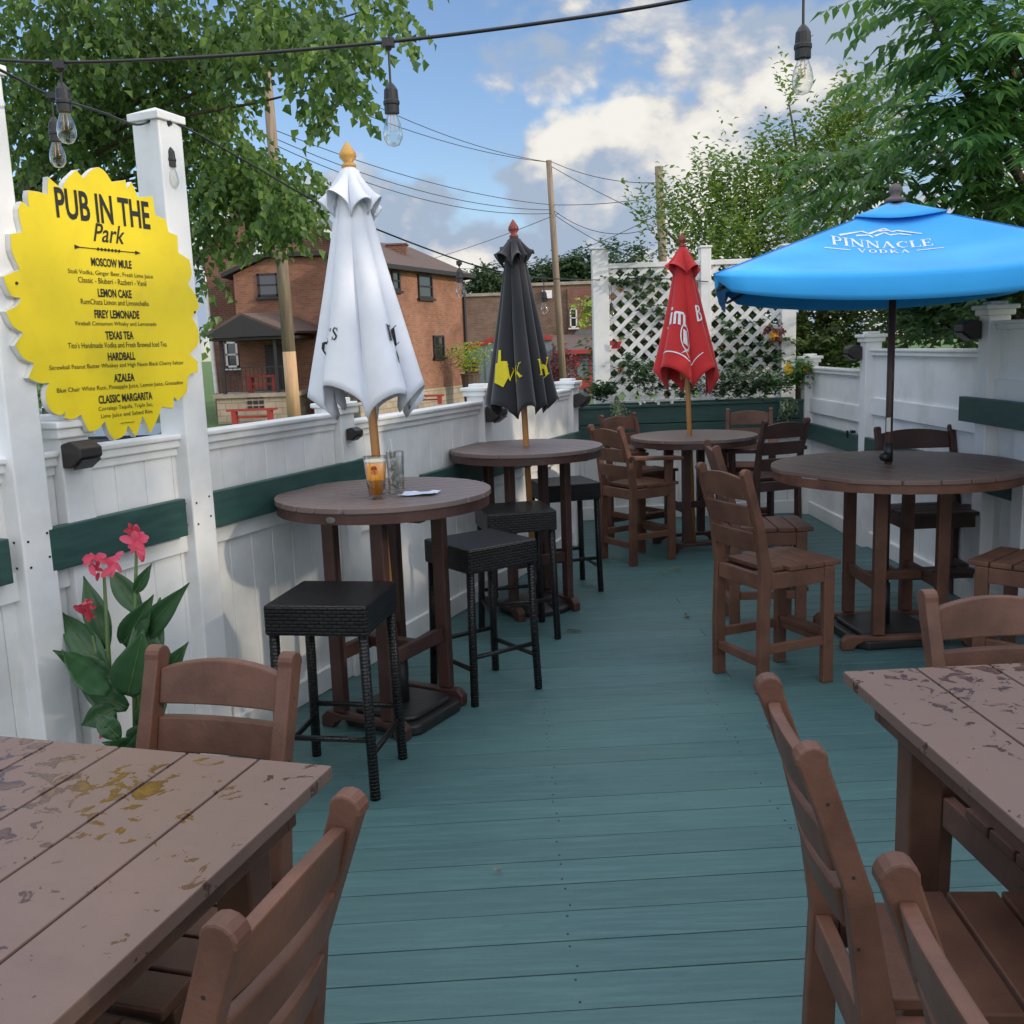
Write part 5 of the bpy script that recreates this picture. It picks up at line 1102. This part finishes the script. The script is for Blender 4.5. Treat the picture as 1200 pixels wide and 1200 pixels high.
q.add([v+Vector((0,0,ze3+.02)) for v in E]+[rA+Vector((0,0,zt_)),rB+Vector((0,0,zt_))],[(0,1,5,4),(1,2,5),(2,3,4,5),(3,0,4),(3,2,1,0)]); q.build('wing_roof','shingle_brown',hs)
q=MB(); q.beam(E[0]+Vector((0,0,ze3-.03)),E[1]+Vector((0,0,ze3-.03)),.1,.14); q.beam(E[1]+Vector((0,0,ze3-.03)),E[2]+Vector((0,0,ze3-.03)),.1,.14); q.build('gutter','trim_dark',hs)
def onwall(px,py):
    d=_ray(px,py); k=((A0-CP).dot(nv))/(d.dot(nv)); return CP+d*k
for a,b in (((490,349),(505,323)),((508,419),(519,393)),((459,340),(467,318))): 
    window(hs,onwall(*a),onwall(*b),dv,'trim_dark',.06,nv)
cb=P(465,300,36.0); q=MB(); q.bb((cb.x-.33,36,ze3+.3),(cb.x+.33,36.6,P(465,287,36).z)); q.bb((cb.x-.38,35.95,P(465,287,36).z),(cb.x+.38,36.65,P(465,285,36).z)); q.build('chimney','brick_dark',hs)
q=MB(); c_=onwall(541,330)+nv*.08; q.tube([c_,c_-Vector((0,0,4.7))],.06,8); q.build('downspout','trim_dark',hs)
q=MB(); c_=onwall(530,409)+nv*.05; q.box(c_,(.25,.1,.1)); q.build('wall_lamp','trim_dark',hs)
# benches etc
def bench(p,w,label,h=.42,s=1):
    t=thing('red_bench',label,'bench',p,0,'red benches at the brick house'); MB().bb((-w/2,-.15,h-.06),(w/2,.15,h)).build('seat','red_paint',t)
    for sx in (-1,1): MB().bb((sx*w*.36-.07,-.13,0),(sx*w*.36+.07,.13,h-.06)).build('leg','red_paint',t)
    MB().bb((-w*.3,-.02,h*.4),(w*.3,.02,h*.55)).build('stretcher','red_paint',t)
q0=P(296,489,31.0); bench((q0.x,31.0,GZ),1.55,'low red bench on the lawn in front of the porch wall',P(296,479,31).z-GZ)
q0=P(308,449,32.4); bench((q0.x,32.4,zpf),1.1,'red bench standing up on the brick house porch',.55)
q0=P(502,475,34.0); bench((q0.x,34.0,P(502,473,34).z-.02),1.1,'red bench beside the right wall of the brick house',.32)
def flowerpot(px,py,Y,r,h,label,mat,potmat,sz=.1,n=30,z0=None):
    p=at(px,py,Y); z=GZ if z0 is None else z0; t=thing('flower_pot',label,'plant pot',(p.x,p.y,z),0); MB().lathe([(r*.7,0),(r,h),(r*1.1,h),(r*1.1,h+.04)],14).build('pot',potmat,t); mb=MB()
    for k in range(n): twig(mb,Vector((random.uniform(-r,r),random.uniform(-r,r),h)),Vector((random.uniform(-.6,.6),random.uniform(-.6,.3),1)),h*1.0,7,sz,sz*.6,.5)
    mb.build('leaves',mat,t)
flowerpot(553,470,36.5,.36,1.15,'tall pot of lime green foliage at the corner of the brick house','leaf_lime','bark',.15,90)
flowerpot(374,488,32.8,.28,.42,'small red pot of greenery beside the wooden pole','leaf_hedge','red_paint',.12,18)
# commercial building
cbld=thing('brick_building','long flat-roofed brown brick building behind the black umbrella','building',(0,0,0)); BY=52
x0=P(515,350,BY).x; x1=P(604,350,BY).x; x2=P(860,350,BY).x; z1_=P(570,347,BY).z; z2_=P(640,335,BY).z
MB().bb((x0,BY,GZ),(x1,BY+12,z1_)).build('low_wall','brick_brown',cbld); MB().bb((x1,BY-.3,GZ),(x2,BY+12,z2_)).build('high_wall','brick_brown',cbld)
q=MB(); q.bb((x0-.1,BY-.1,z1_),(x1,BY+12,z1_+.15)); q.bb((x1-.1,BY-.42,z2_),(x2,BY+12,z2_+.15)); q.build('coping','concrete',cbld)
MB().bb((P(664,340,BY).x,BY-.5,P(664,413,BY).z),(x2,BY-.3,z2_-.2)).build('dark_wall','brick_dark',cbld)
window(cbld,P(668,384,BY-.5),P(676,361,BY-.5),frame='trim_white')
q=MB(); a=P(667,404,49.5); b=P(700,398,49.5); q.bb((a.x,49.5,a.z),(b.x+3,51.5,b.z)); q.build('canopy_fascia','trim_white',cbld); q=MB(); q.prism([(a.x,b.z),(b.x+3,b.z),(b.x+2,P(690,387,50).z),(P(678,387,50).x,P(680,387,50).z)],49.6,51.5,'y'); q.build('canopy_roof','shingle_grey',cbld)
q=MB(); c_=P(641,345,BY-.5); q.box(c_,(.5,.3,.4)); q.build('vent_box','trim_white',cbld)
# sheds
def corrug(mb,x0,x1,y,z0,z1):
    x=x0
    while x<x1: mb.bb((x,y,z0),(min(x+.28,x1),y+.05,z1)); mb.bb((x+.28,y-.03,z0),(min(x+.33,x1+.05),y+.05,z1)); x+=.33
sd=thing('metal_shed','grey-blue metal shed with red trim behind the black umbrella','shed',(0,0,0)); SY=45
q=MB(); xs0=P(544,420,SY).x; xs1=P(648,420,SY).x; zl=P(545,411,SY).z; zh_=P(600,398,SY).z
corrug(q,xs0,xs1,SY,GZ,zl-.1); q.build('wall','metal_siding',sd); q=MB(); q.prism([(xs0,zl-.12),(xs1,zl-.12),(xs1,zh_),((xs0+xs1)/2,zh_+.2),(xs0,zl)],SY+.01,SY+6,'y'); q.build('gable','metal_siding',sd)
q=MB(); q.beam((xs0-.1,SY-.06,zl+.02),((xs0+xs1)/2,SY-.06,zh_+.24),.12,.2,(0,0,1)); q.beam(((xs0+xs1)/2,SY-.06,zh_+.24),(xs1,SY-.06,zh_),.12,.2); q.build('trim','red_paint',sd)
f=window(sd,P(548,434,SY),P(559,422,SY),frame='red_paint'); MB().bb((P(556,470,SY).x,SY-.06,P(556,449,SY).z),(P(566,470,SY).x,SY-.03,P(556,447,SY).z)).build('batten','metal_siding',sd)
sd=thing('metal_shed','grey-blue metal shed with red door frame left of the lattice','shed',(0,0,0)); SY=44
xs0=P(660,420,SY).x; xs1=P(900,420,SY).x; zt2=P(680,414,SY).z
q=MB(); corrug(q,xs0,xs1,SY,GZ,zt2); q.build('wall','metal_siding',sd); MB().bb((xs0,SY+.06,GZ),(xs1,SY+6,zt2)).build('body','metal_siding',sd)
q=MB(); q.bb((xs0-.3,SY-.4,zt2),(xs1,SY+6,zt2+.12)); q.add([(xs0-.3,SY-.35,zt2+.13),(xs1,SY-.35,zt2+.13),(xs1,SY+6,zt2+.9),(xs0-.3,SY+6,zt2+.9)],[(0,1,2,3)]); q.build('roof','shingle_brown',sd); 
q=MB(); q.bb((xs0-.3,SY-.45,zt2-.02),(xs1,SY-.41,zt2+.16)); q.bb((xs0,SY-.06,GZ),(xs0+.12,SY-.01,zt2)); q.bb((P(690,420,SY).x,SY-.06,GZ),(P(692.5,420,SY).x,SY-.01,zt2)); q.build('trim','red_paint',sd)
a=P(673,430,SY-.1); b=P(679,416,SY-.1); q=MB(); q.bb((a.x,SY-.1,a.z),(b.x,SY-.06,b.z)); q.build('sign_frame','red_paint',sd); q=MB(); q.bb((a.x+.06,SY-.12,a.z+.06),(b.x-.06,SY-.101,b.z-.06)); q.build('sign_panel','terracotta',sd)
q0=P(682,455,42.5); t=thing('red_crate','red crate standing in front of the metal shed','crate',(q0.x,42.5,P(682,456,42.5).z)); q=MB(); q.bb((-.42,-.2,0),(.42,.2,.42)); q.build('body','red_paint',t,bevel=.02); MB().bb((-.46,-.24,.42),(.46,.24,.5)).build('lid','red_paint',t)
random.seed(33)
def smalltree(name,label,px,py,Y,r,n,mat,ll,base_z=GZ,group=None,squash=.8,cat='tree'):
    c=at(px,py,Y); t=thing(name,label,cat,(c.x,c.y,base_z),0,group); mb=MB()
    for k in range(n):
        q=rv()*random.random()**.35; twig(mb,c+Vector((q.x*r,q.y*r,q.z*r*squash)),rv(),ll*3,7,ll,ll*.85,.4)
    o=mb.build('crown',mat); o.parent=t; o.matrix_parent_inverse=Matrix.Translation(-Vector(t.location))
    k=MB(); k.tube([Vector((c.x,c.y,base_z)),c],[r*.07,r*.04],8); o=k.build('trunk','bark'); o.parent=t; o.matrix_parent_inverse=Matrix.Translation(-Vector(t.location))
smalltree('maroon_shrub','maroon-leaved shrub beside the metal shed door',655,430,43,1.0,90,'leaf_maroon',.16,cat='shrub')
for px,py,r,lb in ((575,338,1.7,'rounded tree above the roof left of the black umbrella'),(640,332,1.5,'low tree top just right of the black umbrella peak'),(664,329,1.8,'dark tree top behind the slim utility pole'),(687,324,2.2,'taller tree top touching the left lattice post')):
    smalltree('background_tree','dark green '+lb,px,py,75,r,480,'leaf_far',.36,group='trees behind the brown brick building')
smalltree('background_tree','dark green tree top behind the lattice, hidden mostly by vines',735,334,75,2.4,480,'leaf_far',.36,group='trees behind the brown brick building')
smalltree('lime_shrub','bright green sprig growing from the brown building wall',689,367,50,.9,30,'leaf_lime',.22,base_z=3.0,cat='shrub')
# hedge behind sign left, car
smalltree('hedge_bush','green bush beyond the left post below the sign',52,478,14,.9,120,'leaf_hedge',.08,cat='shrub')
# cars
def car(loc,rz,label,paint,L=4.5,Wd=1.8,H=1.45):
    t=thing('parked_car',label,'car',loc,rz,'cars parked behind the left fence')
    prof=[(-L/2,.35),(-L/2+.1,.75),(-L/2+.9,.88),(-L/2+1.6,1.36),(-L/2+2.2,H),(L/2-1.5,H-.02),(L/2-.5,1.02),(L/2-.05,.92),(L/2,.4),(L/2-.1,.22),(-L/2+.1,.22)]
    MB().prism(prof,-Wd/2,Wd/2,'y').build('body',paint,t,bevel=.08)
    g=[(-L/2+1.12,.92),(-L/2+1.72,1.30),(-L/2+2.25,H-.09),(L/2-1.52,H-.11),(L/2-.75,.98)]
    for s in (-1,1): MB().prism(g,s*Wd/2-(.0 if s<0 else -.0)-.005,s*Wd/2+.006*s,'y').build('side_window','window_glass',t)
    for xx in (-L/2+.85,L/2-.85):
        for s in (-1,1):
            M=Matrix.Translation((xx,s*(Wd/2-.1),.33))@Matrix.Rotation(R(90),4,'X'); q=MB(); q.lathe([(.33,-.1),(.33,.1)],20); q.v=[tuple(M@Vector(v)) for v in q.v]; w_=q.build('wheel','tyre',t); q=MB(); q.lathe([(.2,-.112),(.2,.112)],16); q.v=[tuple(M@Vector(v)) for v in q.v]; q.build('rim','chrome',w_)
    for s in (-1,1): MB().bb((-L/2-.01,s*.6-.2,.62),(-L/2+.12,s*.6+.2,.76)).build('headlight','chrome',t); MB().bb((L/2-.1,s*.65-.2,.75),(L/2+.02,s*.65+.2,.9)).build('tail_light','red_lens',t)
    return t
c_=at(165,503,9.4); car((c_.x-.6,9.6,GZ),12,'black parked car glimpsed below the yellow sign over the fence','car_paint')
c_=at(60,488,15); car((c_.x-.8,15,GZ),8,'silver-blue parked car glimpsed at the far left behind the post','car_paint_silver')
# utility poles and wires
def pole(px0,py0,px1,py1,Y,r0_,r1,label,raw=0):
    a=at(px0,py0,Y); b=at(px1,py1,Y); b.z=GZ if b.z>GZ or True else b.z; b.x=at(px1,py1,Y).x; t=thing('utility_pole',label,'pole',b,0,'wooden utility poles'); d=a-b; n=8
    if raw: MB().tube([d*0,d*raw],[r1,r1*.96],14).build('bare_base','pole_raw',t,smooth=True)
    MB().tube([d*raw,d*.6,d],[r1*.955 if raw else r1,(r0_+r1)/2,r0_],14).build('shaft','pole_wood',t,smooth=True); return a,b,t
pa=pole(309,40,345,489,29.5,.125,.20,'leaning wooden utility pole rising beside the brick house porch',.2)[2]
b_=at(349,489,29.4); 
pb=pole(643,188,661,456,40,.11,.15,'slim wooden utility pole right of the black umbrella')[2]
pc=pole(772,195,782,300,36,.14,.16,'wooden utility pole top poking above the lattice trellis')[2]
q=MB(); c_=Vector((0,0,0)); a=at(345,489,29.5); 
def wire(p,q_,sag,r,label,mat='wire'):
    p=Vector(p);q_=Vector(q_); pts=[]
    for i in range(17): t=i/16; v=p.lerp(q_,t); v.z-=sag*4*t*(1-t); pts.append(v)
    o=MB().tube(pts,r*.7,5).build('power_line',mat); tag(o,label,'cable','overhead power lines'); return o
A=lambda x,y: at(x,y,29.5); Bp=lambda x,y: at(x,y,40); Cc=lambda x,y: at(x,y,36)
WR=[(A(316,150),Bp(646,240),.35,'topmost power line of three from the leaning pole to the slim pole'),(A(317,160),Bp(647,246),.5,'middle power line of three from the leaning pole to the slim pole'),(A(318,168),Bp(648,250),.6,'lowest power line of three from the leaning pole to the slim pole'),
(A(311,55),Bp(643,190),.5,'power line from the top of the leaning pole to the top of the slim pole'),(A(325,90),Bp(643,190),.4,'thin second line reaching the slim pole top from the left'),
(Bp(643,188),Cc(772,214),.25,'power line from the slim pole top towards the lattice pole'),(Bp(647,240),Cc(774,230),.1,'level power line between the slim pole and the lattice pole'),(Bp(648,246),Cc(776,262),.6,'sagging bundle line between the slim pole and the lattice pole'),
(Bp(650,252),at(860,330,36),.5,'low sagging line running right from the slim pole'),(Bp(655,250),at(500,305,52),.1,'thin guy line slanting down left from the slim pole'),(at(470,300,52),Cc(774,250),1.2,'long thin line low in the sky above the brick building'),(Bp(646,195),at(800,270,36),.1,'thin line falling right from the slim pole top')]
for a,b,s,lb in WR: wire(a,b,s,.018,lb)
